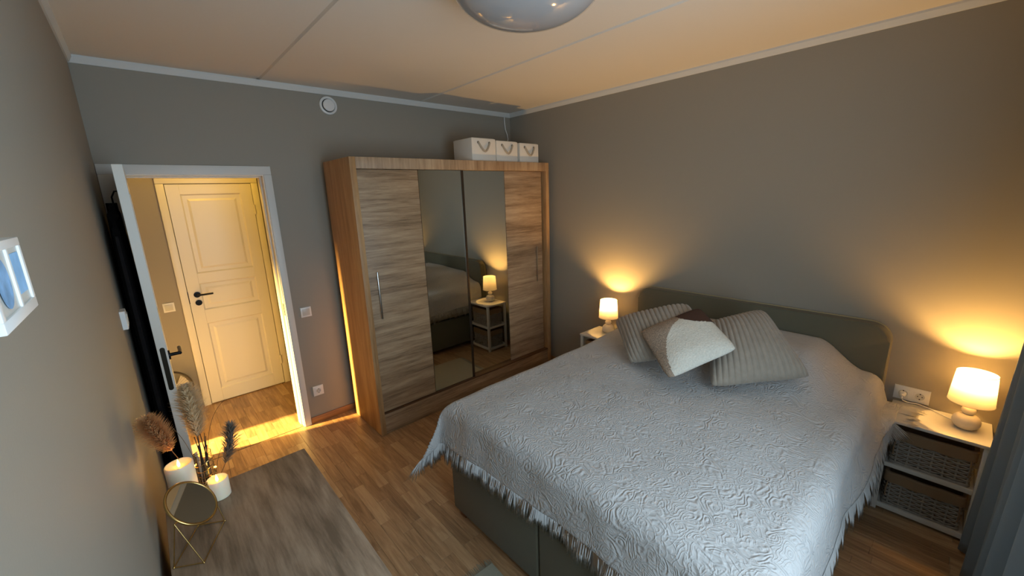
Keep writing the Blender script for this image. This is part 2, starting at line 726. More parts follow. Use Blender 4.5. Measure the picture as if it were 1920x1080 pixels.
def ceil_panel(a0, a1, b0, b1):
    """panel between joint lines x=a (y=0) .. a1 (y=YF) and b"""
    bm = bmesh.new()
    g, c = 0.006, 0.008
    base = [(a0, 0.12), (b0, 0.12), (b1, YF), (a1, YF)]
    lo = [(a0 + g + c, 0.12), (b0 - g - c, 0.12), (b1 - g - c, YF), (a1 + g + c, YF)]
    hi = [(a0 + g, 0.12), (b0 - g, 0.12), (b1 - g, YF), (a1 + g, YF)]
    r1 = [bm.verts.new((x, y, H)) for x, y in lo]
    r2_ = [bm.verts.new((x, y, H + 0.012)) for x, y in hi]
    bm.faces.new(r1)
    for k in range(4):
        bm.faces.new((r1[k], r1[(k + 1) % 4], r2_[(k + 1) % 4], r2_[k]))
    bm.faces.new(r2_[::-1])
    obj('ceiling_panel', bm, M_CEIL, ceil, smooth=False)


ceil_panel(XL - 0.1, XL - 0.1, 0.914, 0.925)
ceil_panel(0.914, 0.925, 2.215, 2.165)
ceil_panel(2.215, 2.165, W + 0.1, W + 0.1)
struct('ceiling_hall', bx(-2.3, 2.7, 0.12, YH + 0.1, 2.62, 2.75), M_CEIL, 'hall ceiling')

# ---- walls
DX0, DX1, DT = 0.055, 0.845, 2.065      # door opening
bm = bmesh.new()
add_box(bm, XL - 0.1, DX0 - 0.012, 0, 0.12, -0.1, H)
add_box(bm, DX1 + 0.012, W + 0.1, 0, 0.12, -0.1, H)
add_box(bm, DX0 - 0.012, DX1 + 0.012, 0, 0.12, DT + 0.012, H)
struct('wall_back', bm, M_WALL, 'taupe wall with the doorway and the wardrobe', smooth=False)
struct('wall_right', bx(W, W + 0.1, YF - 0.1, 0, -0.1, H), M_WALL, 'taupe wall behind the headboard', smooth=False)
struct('wall_left', bx(XL - 0.1, XL, YF - 0.1, 0, -0.1, H), M_WALL, 'taupe wall beside the dresser', smooth=False)
WX0, WX1, WZ0, WZ1 = 0.18, 1.78, 0.85, 2.30
bm = bmesh.new()
add_box(bm, XL - 0.1, WX0, YF - 0.1, YF, -0.1, H)
add_box(bm, WX1, W + 0.1, YF - 0.1, YF, -0.1, H)
add_box(bm, WX0, WX1, YF - 0.1, YF, -0.1, WZ0)
add_box(bm, WX0, WX1, YF - 0.1, YF, WZ1, H)
struct('wall_front', bm, M_WALL, 'taupe window wall beside the camera', smooth=False)
struct('wall_hall_back', bx(-2.3, 2.8, YH, YH + 0.1, -0.1, 2.7), M_HALLWALL, 'beige hall wall with a white panelled door', smooth=False)
struct('wall_hall_left', bx(-2.4, -2.3, 0.12, YH + 0.1, -0.1, 2.7), M_HALLWALL, smooth=False)
struct('wall_hall_right', bx(2.7, 2.8, 0.12, YH + 0.1, -0.1, 2.7), M_HALLWALL, smooth=False)
struct('hall_beam_blocker', bx(-0.35, -0.25, 0.416, YH, -0.1, 2.7), M_HALLWALL, smooth=False)  # unseen slab added to cut the back edge of the lamp's beam
struct('wall_back_hall_side', bx(-2.3, XL - 0.1, 0.0, 0.12, -0.1, 2.7), M_HALLWALL, smooth=False)

# window (behind the camera)
win = struct_empty('window_1', 'white framed window behind the camera', (0.98, YF - 0.05, WZ0))
bm = bmesh.new()
for a, b, c, d in ((WX0, WX0 + 0.06, WZ0, WZ1), (WX1 - 0.06, WX1, WZ0, WZ1), (WX0, WX1, WZ0, WZ0 + 0.06), (WX0, WX1, WZ1 - 0.06, WZ1), (0.95, 1.01, WZ0, WZ1)):
    add_box(bm, a, b, YF - 0.08, YF - 0.03, c, d, 0.004)
obj('window_frame', bm, M_TRIM, win)
obj('window_pane', bx(WX0 + 0.06, WX1 - 0.06, YF - 0.062, YF - 0.056, WZ0 + 0.06, WZ1 - 0.06), M_GLASS, win)
obj('window_sill', bx(WX0 - 0.03, WX1 + 0.03, YF - 0.03, YF + 0.02, WZ0 - 0.03, WZ0, 0.004), M_TRIM, win)

# cornice strips
for i, (nm, b) in enumerate((('trim_1', (XL, W, -0.022, 0, H - 0.042, H)), ('trim_2', (W - 0.022, W, YF, -0.022, H - 0.042, H)), ('trim_3', (XL, XL + 0.022, YF, -0.022, H - 0.042, H)))):
    bm = bmesh.new()
    x0, x1, y0, y1, z0, z1 = b
    if i == 0:
        prof = [(-0.022, H), (-0.022, H - 0.012), (-0.008, H - 0.042), (0, H - 0.042), (0, H)]
        vs = [[bm.verts.new((x, p, z)) for p, z in prof] for x in (x0, x1)]
    else:
        s = -1 if i == 1 else 1
        e = W if i == 1 else XL
        prof = [(e + s * 0.022, H), (e + s * 0.022, H - 0.012), (e + s * 0.008, H - 0.042), (e, H - 0.042), (e, H)]
        vs = [[bm.verts.new((p, y, z)) for p, z in prof] for y in (y0, y1)]
    for k in range(5):
        bm.faces.new((vs[0][k], vs[0][(k + 1) % 5], vs[1][(k + 1) % 5], vs[1][k]))
    bm.faces.new(vs[0]); bm.faces.new(vs[1][::-1])
    struct(nm, bm, M_TRIM, ('white cornice strip along the back wall', 'white cornice strip along the right wall', 'white cornice strip along the left wall')[i], smooth=False)
struct('baseboard_back', bx(0.905, W, -0.014, 0, 0, 0.058, 0.003), M_BASEB, 'oak baseboard between doorway and wardrobe')
struct('baseboard_right', bx(W - 0.014, W, YF, -0.014, 0, 0.058, 0.003), wood('oak_baseboard_side', (132, 88, 48), (158, 108, 62), (176, 124, 74), 1, 0.45), 'oak baseboard along the right wall')

# ---- doorway of the bedroom with its open leaf
d1 = struct_empty('door_1', 'white bedroom doorway with its leaf swung open against the left wall', (0.45, 0, 0))
bm = bmesh.new()
add_box(bm, DX0 - 0.012, DX0, -0.005, 0.125, 0, DT + 0.012)
add_box(bm, DX1, DX1 + 0.012, -0.005, 0.125, 0, DT + 0.012)
add_box(bm, DX0, DX1, -0.005, 0.125, DT, DT + 0.012)
add_box(bm, DX0, DX0 + 0.012, 0.05, 0.125, 0, DT, 0.003)      # door stop
add_box(bm, DX1 - 0.012, DX1, 0.05, 0.125, 0, DT, 0.003)
add_box(bm, DX0 + 0.012, DX1 - 0.012, 0.05, 0.125, DT - 0.012, DT, 0.003)
obj('door_lining', bm, M_WHITE, d1)
for s, y0, y1 in ((0, -0.016, -0.001), (1, 0.121, 0.136)):
    bm = bmesh.new()
    add_box(bm, XL + 0.002, DX0 - 0.006, y0, y1, 0, DT + 0.0055, 0.003)
    add_box(bm, DX1 + 0.006, 0.902, y0, y1, 0, DT + 0.0055, 0.003)
    add_box(bm, XL + 0.002, 0.902, y0, y1, DT + 0.006, 2.132, 0.003)
    obj('casing', bm, M_TRIM, d1)
obj('strike_plate', bx(DX1 - 0.0015, DX1, 0.006, 0.030, 0.985, 1.085, 0.0005), M_BLACK, d1)
obj('threshold_strip', bx(DX0 - 0.01, DX1 + 0.01, 0.0095, 0.0165, -0.01, 0.0006), M_SUBFLOOR, d1)


def leaf_frame(u0, u1, z0, z1, panels, place):
    """stile-and-rail leaf in (u, z); place(u0,u1,d0,d1,z0,z1) -> box args; panels [(u0,u1,z0,z1)]"""
    bm = bmesh.new()
    pu0, pu1 = panels[0][0], panels[0][1]
    add_box(bm, *place(u0, pu0, 0, 1, z0, z1))
    add_box(bm, *place(pu1, u1, 0, 1, z0, z1))
    zs = sorted([(p[2], p[3]) for p in panels])
    cur = z0
    for a, b in zs:
        add_box(bm, *place(pu0, pu1, 0, 1, cur, a))
        cur = b
    add_box(bm, *place(pu0, pu1, 0, 1, cur, z1))
    return bm


LEAF0, LEAF1 = 0.064, 0.104
lf_panels = [(-0.73, -0.13, 1.24, 1.95), (-0.73, -0.13, 0.92, 1.15), (-0.73, -0.13, 0.13, 0.78)]
LY0, LY1 = -0.845, -0.022


def place1(u0, u1, d0, d1_, z0, z1):
    return (LEAF0, LEAF1, u0, u1, z0, z1, 0.0015, 1)


leaf = obj('door_leaf', leaf_frame(LY0, LY1, 0.012, 2.072, lf_panels, place1), M_WHITE, d1)
for p in lf_panels:
    obj('door_panel', bx(LEAF0 + 0.010, LEAF1 - 0.010, p[0] - 0.002, p[1] + 0.002, p[2] - 0.002, p[3] + 0.002), M_WHITE, leaf)
# lock plate in the edge, lever handle with rose
bm = bmesh.new()
prof = []
for k in range(17):
    a = PI * k / 16
    prof.append((0.0105 * math.cos(a), 0.108 + 0.0105 * math.sin(a)))
for k in range(17):
    a = PI + PI * k / 16
    prof.append((0.0105 * math.cos(a), -0.108 + 0.0105 * math.sin(a)))
f0 = [bm.verts.new((0.085 + u, LY0 - 0.0012, 1.045 + z)) for u, z in prof]
f1 = [bm.verts.new((0.085 + u, LY0 + 0.002, 1.045 + z)) for u, z in prof]
bm.faces.new(f0); bm.faces.new(f1[::-1])
for k in range(len(f0)):
    bm.faces.new((f0[k], f0[(k + 1) % len(f0)], f1[(k + 1) % len(f0)], f1[k]))
obj('lock_plate', bm, M_METER, leaf)
bm = bmesh.new()
add_tube(bm, [(LEAF1, -0.80, 1.105), (LEAF1 + 0.008, -0.80, 1.105)], 0.025, 20)
add_tube(bm, [(LEAF1 + 0.006, -0.80, 1.105), (LEAF1 + 0.05, -0.80, 1.105)], 0.009, 12)
add_tube(bm, [(LEAF1 + 0.048, -0.806, 1.105), (LEAF1 + 0.050, -0.76, 1.106), (LEAF1 + 0.050, -0.69, 1.106)], 0.0085, 12)
obj('door_handle', bm, M_BLACK, leaf)
for z in (0.30, 1.80):
    obj('hinge', tube([(0.062, -0.018, z - 0.045), (0.062, -0.018, z + 0.045)], 0.007, 10), M_STEEL, leaf)

# ---- hall door
d2 = struct_empty('door_2', 'closed white panelled hall door with black lever handle', (0.62, YH, 0))
bm = bmesh.new()
add_box(bm, 0.262, 0.318, YH - 0.022, YH, 0, 2.055, 0.004)
add_box(bm, 0.957, 1.012, YH - 0.022, YH, 0, 2.055, 0.004)
add_box(bm, 0.262, 1.012, YH - 0.022, YH, 2.056, 2.112, 0.004)
obj('casing', bm, M_WHITE, d2)
HY0, HY1 = YH - 0.024, YH - 0.0005
hp = [(0.415, 0.862, 1.265, 1.965), (0.415, 0.862, 0.922, 1.172), (0.415, 0.862, 0.135, 0.795)]


def place2(u0, u1, d0, d1_, z0, z1):
    return (u0, u1, HY0, HY1, z0, z1, 0.0012, 1)


leaf2 = obj('door_leaf', leaf_frame(0.322, 0.953, 0.010, 2.050, hp, place2), M_WHITE, d2)
for p in hp:
    # sloping moulding round a raised field
    bm = bmesh.new()
    a0, a1, z0, z1 = p
    ys = [(0.0, HY0 + 0.0005), (0.010, HY0 + 0.011), (0.040, HY0 + 0.011), (0.058, HY0 + 0.004)]
    rings = [[bm.verts.new(q) for q in ((a0 + i, y, z0 + i), (a1 - i, y, z0 + i), (a1 - i, y, z1 - i), (a0 + i, y, z1 - i))] for i, y in ys]
    for r_a, r_b in zip(rings[:-1], rings[1:]):
        for k in range(4):
            bm.faces.new((r_a[k], r_a[(k + 1) % 4], r_b[(k + 1) % 4], r_b[k]))
    bm.faces.new(rings[-1])
    obj('door_panel', bm, M_WHITE, leaf2, smooth=False)
bm = bmesh.new()
add_tube(bm, [(0.385, HY0, 1.075), (0.385, HY0 - 0.009, 1.075)], 0.026, 24)
add_tube(bm, [(0.385, HY0 - 0.006, 1.075), (0.385, HY0 - 0.05, 1.075)], 0.0095, 12)
add_tube(bm, [(0.379, HY0 - 0.048, 1.075), (0.50, HY0 - 0.050, 1.075)], 0.0085, 12)
obj('door_handle', bm, M_BLACK, leaf2)
bm = bmesh.new()
add_tube(bm, [(0.385, HY0, 1.00), (0.385, HY0 - 0.009, 1.00)], 0.0255, 24)
add_tube(bm, [(0.385, HY0 - 0.008, 1.00), (0.385, HY0 - 0.013, 1.00)], 0.010, 16)
obj('lock_rose', bm, M_BLACK, leaf2)
obj('lock_plate', bx(0.3185, 0.3235, HY0 - 0.0015, HY0 + 0.004, 1.00, 1.11, 0.0005), M_BLACK, leaf2)
for z in (0.27, 1.81):
    obj('hinge', tube([(0.955, HY0 - 0.004, z - 0.045), (0.955, HY0 - 0.004, z + 0.045)], 0.008, 10), M_WHITE, leaf2)


# ================================================================== WARDROBE
WX_0, WX_1, WY0, WY1, WZ = 1.256, 3.272, -0.6215, -0.094, 2.162
wd = thing('wardrobe', 'light oak sliding wardrobe with two mirror doors against the back wall', 'wardrobe', (2.264, -0.36, 0))
obj('side_panel', bx(WX_0, WX_0 + 0.044, WY0, WY1, 0, WZ, 0.002), M_OAK_V, wd)
obj('side_panel', bx(WX_1 - 0.044, WX_1, WY0, WY1, 0, WZ, 0.002), M_OAK_V, wd)
obj('top_panel', bx(WX_0 + 0.044, WX_1 - 0.044, WY0, WY1, 2.082, WZ, 0.002), M_OAK_TOP, wd)
obj('back_panel', bx(WX_0 + 0.044, WX_1 - 0.044, WY1 - 0.012, WY1 - 0.002, 0, 2.081), M_OAK_V, wd)
obj('bottom_panel', bx(WX_0 + 0.044, WX_1 - 0.044, WY0 + 0.03, WY1 - 0.013, 0.13, 0.165), M_OAK_H, wd)
obj('plinth', bx(WX_0 + 0.044, WX_1 - 0.044, WY0 + 0.008, WY0 + 0.029, 0, 0.172, 0.002), M_OAK_H, wd)
obj('bottom_rail', bx(WX_0 + 0.044, WX_1 - 0.044, WY0 + 0.006, WY0 + 0.075, 0.174, 0.186), mat('brown_rail', (92, 62, 40), 0.4), wd)


def slide_door(x0, xa, x1, wood_first, y0, y1, hx):
    d = obj('sliding_door', bx(x0, x1, y1 - 0.006, y1, 0.188, 2.080), M_DARK, wd)
    fr = bmesh.new()
    if wood_first:
        wx0, wx1, mx0, mx1, ex0, ex1 = x0, xa - 0.002, xa + 0.002, x1 - 0.022, x1 - 0.022, x1
    else:
        wx0, wx1, mx0, mx1, ex0, ex1 = xa + 0.002, x1, x0 + 0.014, xa - 0.002, x0, x0 + 0.014
    obj('wood_panel', bx(wx0, wx1, y0, y1 - 0.0065, 0.189, 2.079, 0.0015), M_OAK_H, d)
    obj('mirror', bx(mx0, mx1, y0 + 0.002, y1 - 0.0065, 0.189, 2.079, 0.0006, 1), M_MIRROR, d)
    add_box(fr, ex0, ex1, y0 - 0.003, y1 - 0.0065, 0.189, 2.079, 0.001)
    obj('edge_profile', fr, mat('bronze_profile', (74, 64, 54), 0.35, 0.7), d)
    bm = bmesh.new()
    add_box(bm, hx - 0.006, hx + 0.006, y0 - 0.019, y0 - 0.011, 0.965, 1.335, 0.003)
    add_tube(bm, [(hx, y0, 1.02), (hx, y0 - 0.013, 1.02)], 0.005, 10)
    add_tube(bm, [(hx, y0, 1.28), (hx, y0 - 0.013, 1.28)], 0.005, 10)
    obj('handle', bm, M_STEEL, d)
    return d


slide_door(1.304, 1.79, 2.222, True, -0.604, -0.578, 1.372)
slide_door(2.205, 2.712, 3.206, False, -0.574, -0.548, 3.112)


# three white rope-handled boxes on the wardrobe
def rope_box(x0, x1, y0, y1, h, label):
    z = WZ + 0.0005
    b = thing('storage_box', label, 'box', ((x0 + x1) / 2, (y0 + y1) / 2, z), 'boxes on the wardrobe')
    obj('box_body', bx(x0, x1, y0, y1, z, z + h, 0.004), M_BOX, b)
    obj('lid_flap', bx(x0 + 0.01, x1 - 0.01, y0 + 0.01, y1 - 0.01, z + h - 0.001, z + h + 0.004, 0.002), M_BOX, b)
    cx = (x0 + x1) / 2
    hw = 0.062
    pts = []
    for k in range(13):
        t = k / 12.0 * 2 - 1
        pts.append((cx + hw * t, y0 - 0.006 - 0.012 * (1 - t * t), z + h - 0.035 - 0.075 * (1 - abs(t) ** 1.7)))
    bm = tube([(cx - hw, y0 + 0.004, pts[0][2])] + pts + [(cx + hw, y0 + 0.004, pts[0][2])], 0.0085, 8)
    obj('rope_handle', bm, M_ROPE, b)
    for s in (-1, 1):
        obj('eyelet', tube([(cx + s * hw, y0 + 0.002, pts[0][2]), (cx + s * hw, y0 - 0.002, pts[0][2])], 0.011, 14), M_DARK, b)


rope_box(2.345, 2.612, -0.585, -0.31, 0.190, 'white rope-handled box on the wardrobe, nearest the door')
rope_box(2.622, 2.882, -0.585, -0.31, 0.180, 'middle of three white rope-handled boxes on the wardrobe')
rope_box(2.912, 3.165, -0.585, -0.31, 0.174, 'white rope-handled box on the wardrobe, nearest the corner')

# ================================================================== BED
BX0, BX1, BY0, BY1 = 1.215, 3.235, -3.32, -1.715
bed = thing('bed', 'wide olive box-spring bed with low rounded headboard under a white bedspread', 'bed', (2.22, -2.52, 0))
obj('bed_base', bx(BX0, BX1, BY0, -2.424, 0.055, 0.40, 0.012, 3), M_BED, bed)
obj('bed_base', bx(BX0, BX1, -2.416, BY1, 0.055, 0.40, 0.012, 3), M_BED, bed)
obj('mattress', bx(BX0 + 0.02, BX1 - 0.01, BY0 + 0.02, BY1 - 0.02, 0.402, 0.722, 0.04, 3), M_MATTRESS, bed)
for x in (BX0 + 0.05, BX1 - 0.09):
    for y in (BY0 + 0.05, -2.49, -2.35, BY1 - 0.05):
        obj('leg', bx(x - 0.025, x + 0.025, y - 0.025, y + 0.025, 0, 0.056, 0.003), M_LEGWOOD, bed)


def rounded_slab(x0, x1, y0, y1, z0, z1, r, bev):
    """slab in x, outline in (y, z) with rounded top corners"""
    out = [(y0, z0)]
    for k in range(9):
        a = PI - (PI / 2) * k / 8
        out.append((y0 + r + r * math.cos(a), z1 - r + r * math.sin(a)))
    for k in range(9):
        a = PI / 2 - (PI / 2) * k / 8
        out.append((y1 - r + r * math.cos(a), z1 - r + r * math.sin(a)))
    out.append((y1, z0))
    bm = bmesh.new()
    a = [bm.verts.new((x0, y, z)) for y, z in out]
    b = [bm.verts.new((x1, y, z)) for y, z in out]
    bm.faces.new(a); bm.faces.new(b[::-1])
    n = len(out)
    for k in range(n):
        bm.faces.new((a[k], b[k], b[(k + 1) % n], a[(k + 1) % n]))
    if bev:
        es = [e for e in bm.edges if len(e.link_faces) == 2 and any(len(f.verts) > 8 for f in e.link_faces)]
        bmesh.ops.bevel(bm, geom=es, offset=bev, segments=3, affect='EDGES', profile=0.5)
    return bm, out


bm, out = rounded_slab(3.238, 3.318, -3.338, -1.698, 0.03, 1.045, 0.10, 0.014)
hb = obj('headboard', bm, M_BED, bed)
pts = [(3.240, y, z) for y, z in out]
dense = []
for a, b in zip(pts[:-1], pts[1:]):
    n = max(1, int((Vector(b) - Vector(a)).length / 0.08))
    for k in range(n):
        dense.append(tuple(Vector(a).lerp(Vector(b), k / n)))
dense.append(pts[-1])
obj('piping', tube([(3.238 + 0.074, y, z) for x, y, z in dense], 0.006, 8), M_PIPING, hb)

# ---- bedspread
XF, Y0, Y1 = 1.285, -1.775, -3.262
LA, LB = 3.222 - XF, Y0 - Y1
HANG = 0.285
NS_TOP = 0.581


def ztop(x, y):
    e = min(Y0 - y, y - Y1)
    far = smooth_step((Y0 - y) / 0.36)
    near = smooth_step((y - Y1) / 0.26)
    p = 0.125 * smooth_step((x - 2.40) / 0.55) * (0.18 + 0.82 * far) * near
    p += 0.02 * smooth_step((x - 2.5) / 0.4) * smooth_step((-y - 2.2) / 0.6) * near
    w = 0.006 * noise.noise(Vector((x * 2.3, y * 2.3, 3.1))) + 0.0035 * noise.noise(Vector((x * 6.1, y * 5.3, 9.2)))
    return 0.744 + 0.014 * smooth_step(e / 0.3) + p + w


def hang(o, flare, r=0.085):
    if o <= 0:
        return 0.0, 0.0
    th = min(o / r, PI / 2)
    out, drop = r * math.sin(th), r * (1 - math.cos(th))
    rest = o - r * PI / 2
    if rest > 0:
        out += rest * math.sin(flare)
        drop += rest * math.cos(flare)
    return out, drop


def spread(a, b):
    x = XF + max(0.0, min(a, LA))
    y = Y0 - max(0.0, min(b, LB))
    oa, of, on = max(0, -a), max(0, -b), max(0, b - LB)
    wave_a = 0.10 * math.sin(b * 5.3 + 0.6) + 0.05 * math.sin(b * 12.1 + 1.0) + 0.06
    wave_b = 0.09 * math.sin(a * 6.1 + 0.4) + 0.05 * math.sin(a * 13.0)
    xa, da = hang(oa, max(0.06, 0.10 + 0.6 * wave_a))
    xf_, df = hang(of, 0.02 + 0.03 * math.sin(a * 9))
    xn, dn = hang(on, 0.16 + wave_b * 0.7 + 0.18 * smooth_step((x - 1.7) / 1.1))
    ob, db = (xf_, df) if of > 0 else (xn, dn)
    drop = max(da, db) + 0.32 * min(da, db)
    mn = min(oa, max(of, on))
    x -= xa + 0.55 * mn * (mn / 0.285)
    y += xf_ - xn + (0.02 * mn if of > 0 else -0.1 * mn)
    z = ztop(min(max(x, XF), 3.222), min(max(y, Y1), Y0)) - drop
    if on > 0 and x > 2.80:
        # lies on the near nightstand
        k = smooth_step((x - 2.86) / 0.13)
        zmin = NS_TOP + 0.010
        if z < zmin:
            ex = zmin - z
            z = z + ex * k
            y -= ex * k * 0.62
    # soft creases on the hanging part
    if drop > 0.03:
        x -= 0.006 * noise.noise(Vector((a * 5, b * 9, 1.7)))
        y += 0.006 * noise.noise(Vector((a * 9, b * 5, 4.7)))
    return Vector((x, y, z))


NA, NB = 190, 176
bm = bmesh.new()
uvl = bm.loops.layers.uv.new('UVMap')
grid, par = [], []
for i in range(NA + 1):
    a = -HANG + (LA + HANG) * i / NA
    row, pr = [], []
    for j in range(NB + 1):
        b = -HANG + (LB + 2 * HANG) * j / NB
        row.append(bm.verts.new(spread(a, b)))
        pr.append((a, b))
    grid.append(row); par.append(pr)
for i in range(NA):
    for j in range(NB):
        f = bm.faces.new((grid[i][j], grid[i + 1][j], grid[i + 1][j + 1], grid[i][j + 1]))
        for l, q in zip(f.loops, (par[i][j], par[i + 1][j], par[i + 1][j + 1], par[i][j + 1])):
            l[uvl].uv = q
cov = obj('bedspread', bm, M_SPREAD, origin=(2.2, -2.52, 0.75), angle=180)
tag(cov, 'white embossed bedspread with fringed hem draped over the bed', 'bedspread')
sm = cov.modifiers.new('thickness', 'SOLIDIFY')
sm.thickness = 0.005
sm.offset = 1.0

# knotted hem band and tassels
bm = bmesh.new()
hem = []
for k in range(int((LA + HANG) / 0.004)):
    hem.append((LA - 0.004 * k, -HANG, (0, -1)))
for k in range(int((LB + 2 * HANG) / 0.004)):
    hem.append((-HANG, -HANG + 0.004 * k, (-1, 0)))
for k in range(int((LA + HANG) / 0.004)):
    hem.append((-HANG + 0.004 * k, LB + HANG, (0, 1)))
for idx, (a, b, dr) in enumerate(hem):
    p = spread(a, b)
    q = spread(a - dr[0] * 0.02, b - dr[1] * 0.02)
    d = (p - q)
    if d.length < 1e-6:
        continue
    d.normalize()
    on_table = p.z > NS_TOP + 0.004 and p.x > 2.93 and p.y < -3.36
    g = Vector((0, 0, -1.0))
    if on_table:
        d.z = min(d.z, -0.02) * 0.1
        d.normalize()
    else:
        d = (d + g * 0.6).normalized()
    tang = Vector((dr[1], dr[0], 0))
    tang = Vector((abs(dr[1]), abs(dr[0]), 0))
    ph = (idx % 5) - 2
    clump = random.Random(idx // 5)
    ln = clump.uniform(0.070, 0.115)
    sway = tang * (clump.uniform(-0.012, 0.012) + random.uniform(-0.006, 0.006))
    outv = Vector((dr[0], -dr[1], 0)) * clump.uniform(-0.002, 0.014)
    for s in range(3):
        st = p + tang * random.uniform(-0.002, 0.002)
        st = st - d * 0.006 + Vector((dr[0], -dr[1], 0)) * (0.0 if on_table else 0.0055)
        l2 = ln * random.uniform(0.8, 1.08)
        conv = -tang * (0.0015 * ph)
        mid = st + d * (l2 * 0.55) + sway * 0.4 + outv * 0.7 + conv * 0.1
        end = st + d * l2 + sway + outv * 0.8 + conv + tang * random.uniform(-0.003, 0.003)
        if on_table:
            for v in (mid, end):
                v.z = max(v.z, NS_TOP + 0.004)
        wv = tang * 0.0032
        nv = d.cross(tang) * 0.0014
        r0 = [bm.verts.new(st + wv), bm.verts.new(st - wv), bm.verts.new(st + nv)]
        r1 = [bm.verts.new(mid + wv * 1.1), bm.verts.new(mid - wv * 1.1), bm.verts.new(mid + nv)]
        e = bm.verts.new(end)
        for k in range(3):
            k2 = (k + 1) % 3
            bm.faces.new((r0[k], r0[k2], r1[k2], r1[k]))
            bm.faces.new((r1[k], r1[k2], e))
fr = obj('fringe', bm, M_FRINGE, cov, angle=180)
fr['kind'] = 'stuff'


# ---- cushions
def cushion(name, label, c, thick, mats, ribs=0, colour=None, N=44, near=1.0, pinch=0.05):
    """c: four corners in order s00, s10, s11, s01"""
    cp = cam.matrix_world.translation
    c = [cp + (Vector(q) - cp) * near for q in c]
    mid = sum(c, Vector()) / 4
    c = [mid + (q - mid) * 1.045 for q in c]
    cen = sum(c, Vector()) / 4
    nrm = (c[2] - c[0]).cross(c[3] - c[1]).normalized()
    if nrm.z < 0:
        nrm = -nrm
    NR = ribs * 10 if ribs else N
    bm = bmesh.new()
    top, bot = {}, {}

    def base(s, t):
        u, v = 2 * s - 1, 2 * t - 1
        p = (c[0] * (1 - s) + c[1] * s) * (1 - t) + (c[3] * (1 - s) + c[2] * s) * t
        # edges drawn in between the corners
        ku = pinch * (1 - v * v) * u * abs(u)
        kv = pinch * (1 - u * u) * v * abs(v)
        p = p - (c[1] - c[0]) * 0.5 * ku - (c[3] - c[0]) * 0.5 * kv
        p = p + (cen - p) * (0.075 * abs(u * v) ** 5)
        h = max(0.0, (1 - u ** 4) * (1 - v ** 4)) ** 0.72 * (0.72 + 0.28 * (1 - u * u) * (1 - v * v))
        return p, h, u, v

    for i in range(NR + 1):
        for j in range(N + 1):
            s, t = i / NR, j / N
            p, h, u, v = base(s, t)
            rib = 0.0
            if ribs:
                rib = 0.0105 * abs(math.sin(PI * ribs * s)) ** 0.6 * min(1, h * 4 + 0.25)
            w = 0.010 * noise.noise(Vector((s * 3, t * 3, cen.x * 7))) * h
            edge = i in (0, NR) or j in (0, N)
            tp = p + nrm * (h * thick * 0.62 + rib + w)
            top[i, j] = bm.verts.new(tp)
            bot[i, j] = top[i, j] if edge else bm.verts.new(p - nrm * (h * thick * 0.38 + rib * 0.5))
    for i in range(NR):
        for j in range(N):
            f = bm.faces.new((top[i, j], top[i + 1, j], top[i + 1, j + 1], top[i, j + 1]))
            if colour:
                f.material_index = colour((i + 0.5) / NR, (j + 0.5) / N)
            vs = [bot[i, j], bot[i, j + 1], bot[i + 1, j + 1], bot[i + 1, j]]
            if len(set(vs)) > 2:
                try:
                    g = bm.faces.new(vs)
                    g.material_index = 0
                except ValueError:
                    pass
    o = obj(name, bm, mats, origin=cen, angle=180)
    return tag(o, label, 'cushion')


def tri(s, t):
    if (s - 1) ** 2 + t ** 2 < 0.43 ** 2:
        return 2
    if (s - 1) ** 2 + (t - 1) ** 2 < 0.905 ** 2:
        return 1
    return 0


cushion('ribbed_cushion', 'taupe ribbed plush cushion behind the tricolour cushion, nearest the wardrobe',
        [(2.535, -1.935, 0.955), (2.70, -2.385, 1.125), (2.44, -2.66, 0.955), (2.262, -2.232, 0.800)], 0.19, M_RIB, ribs=18)
cushion('ribbed_cushion', 'taupe ribbed plush cushion partly under the tricolour cushion, nearer the lit lamp by the curtain',
        [(2.640, -2.545, 1.040), (2.860, -2.775, 1.120), (2.566, -3.110, 0.890), (2.276, -2.727, 0.805)], 0.19, M_RIB, ribs=16)
cushion('tricolour_cushion', 'brown, cream and dark brown boucle cushion on top of the other two', 
        [(2.372, -2.232, 0.985), (2.625, -2.485, 1.135), (2.428, -2.790, 1.000), (2.165, -2.540, 0.830)], 0.11,
        [M_BOUC_BROWN, M_BOUC_WHITE, M_BOUC_DARK], colour=tri, N=64, pinch=0.03, near=0.975)


# ================================================================== NIGHTSTANDS, BASKETS, LAMPS
NSW, NSD, NSH = 0.390, 0.296, 0.580


def nightstand(label):
    """built at the origin, front towards -x; footprint x 0..NSD, y -NSW/2..NSW/2"""
    t = thing('nightstand', label, 'nightstand', (0, 0, 0), 'nightstands beside the bed')
    hw = NSW / 2
    obj('top', bx(-0.004, NSD, -hw - 0.002, hw + 0.002, NSH - 0.018, NSH, 0.003), M_NSWHITE, t)
    p = 0.026
    for x in (0.004, NSD - p - 0.004):
        for y in (-hw, hw - p):
            obj('leg', bx(x, x + p, y, y + p, 0, NSH - 0.018, 0.002), M_NSWHITE, t)
    for z0, z1 in ((0.018, 0.046), (0.288, 0.312)):
        for x in (0.006, NSD - p - 0.002):
            obj('rail', bx(x, x + 0.018, -hw + p, hw - p, z0, z1, 0.0015), M_NSWHITE, t)
        for y in (-hw + 0.003, hw - 0.021):
            obj('rail', bx(p + 0.004, NSD - p - 0.004, y, y + 0.018, z0, z1, 0.0015), M_NSWHITE, t)
        obj('shelf', bx(0.024, NSD - 0.022, -hw + 0.022, hw - 0.022, z0 + 0.004, z0 + 0.012), M_NSWHITE, t)
    return t


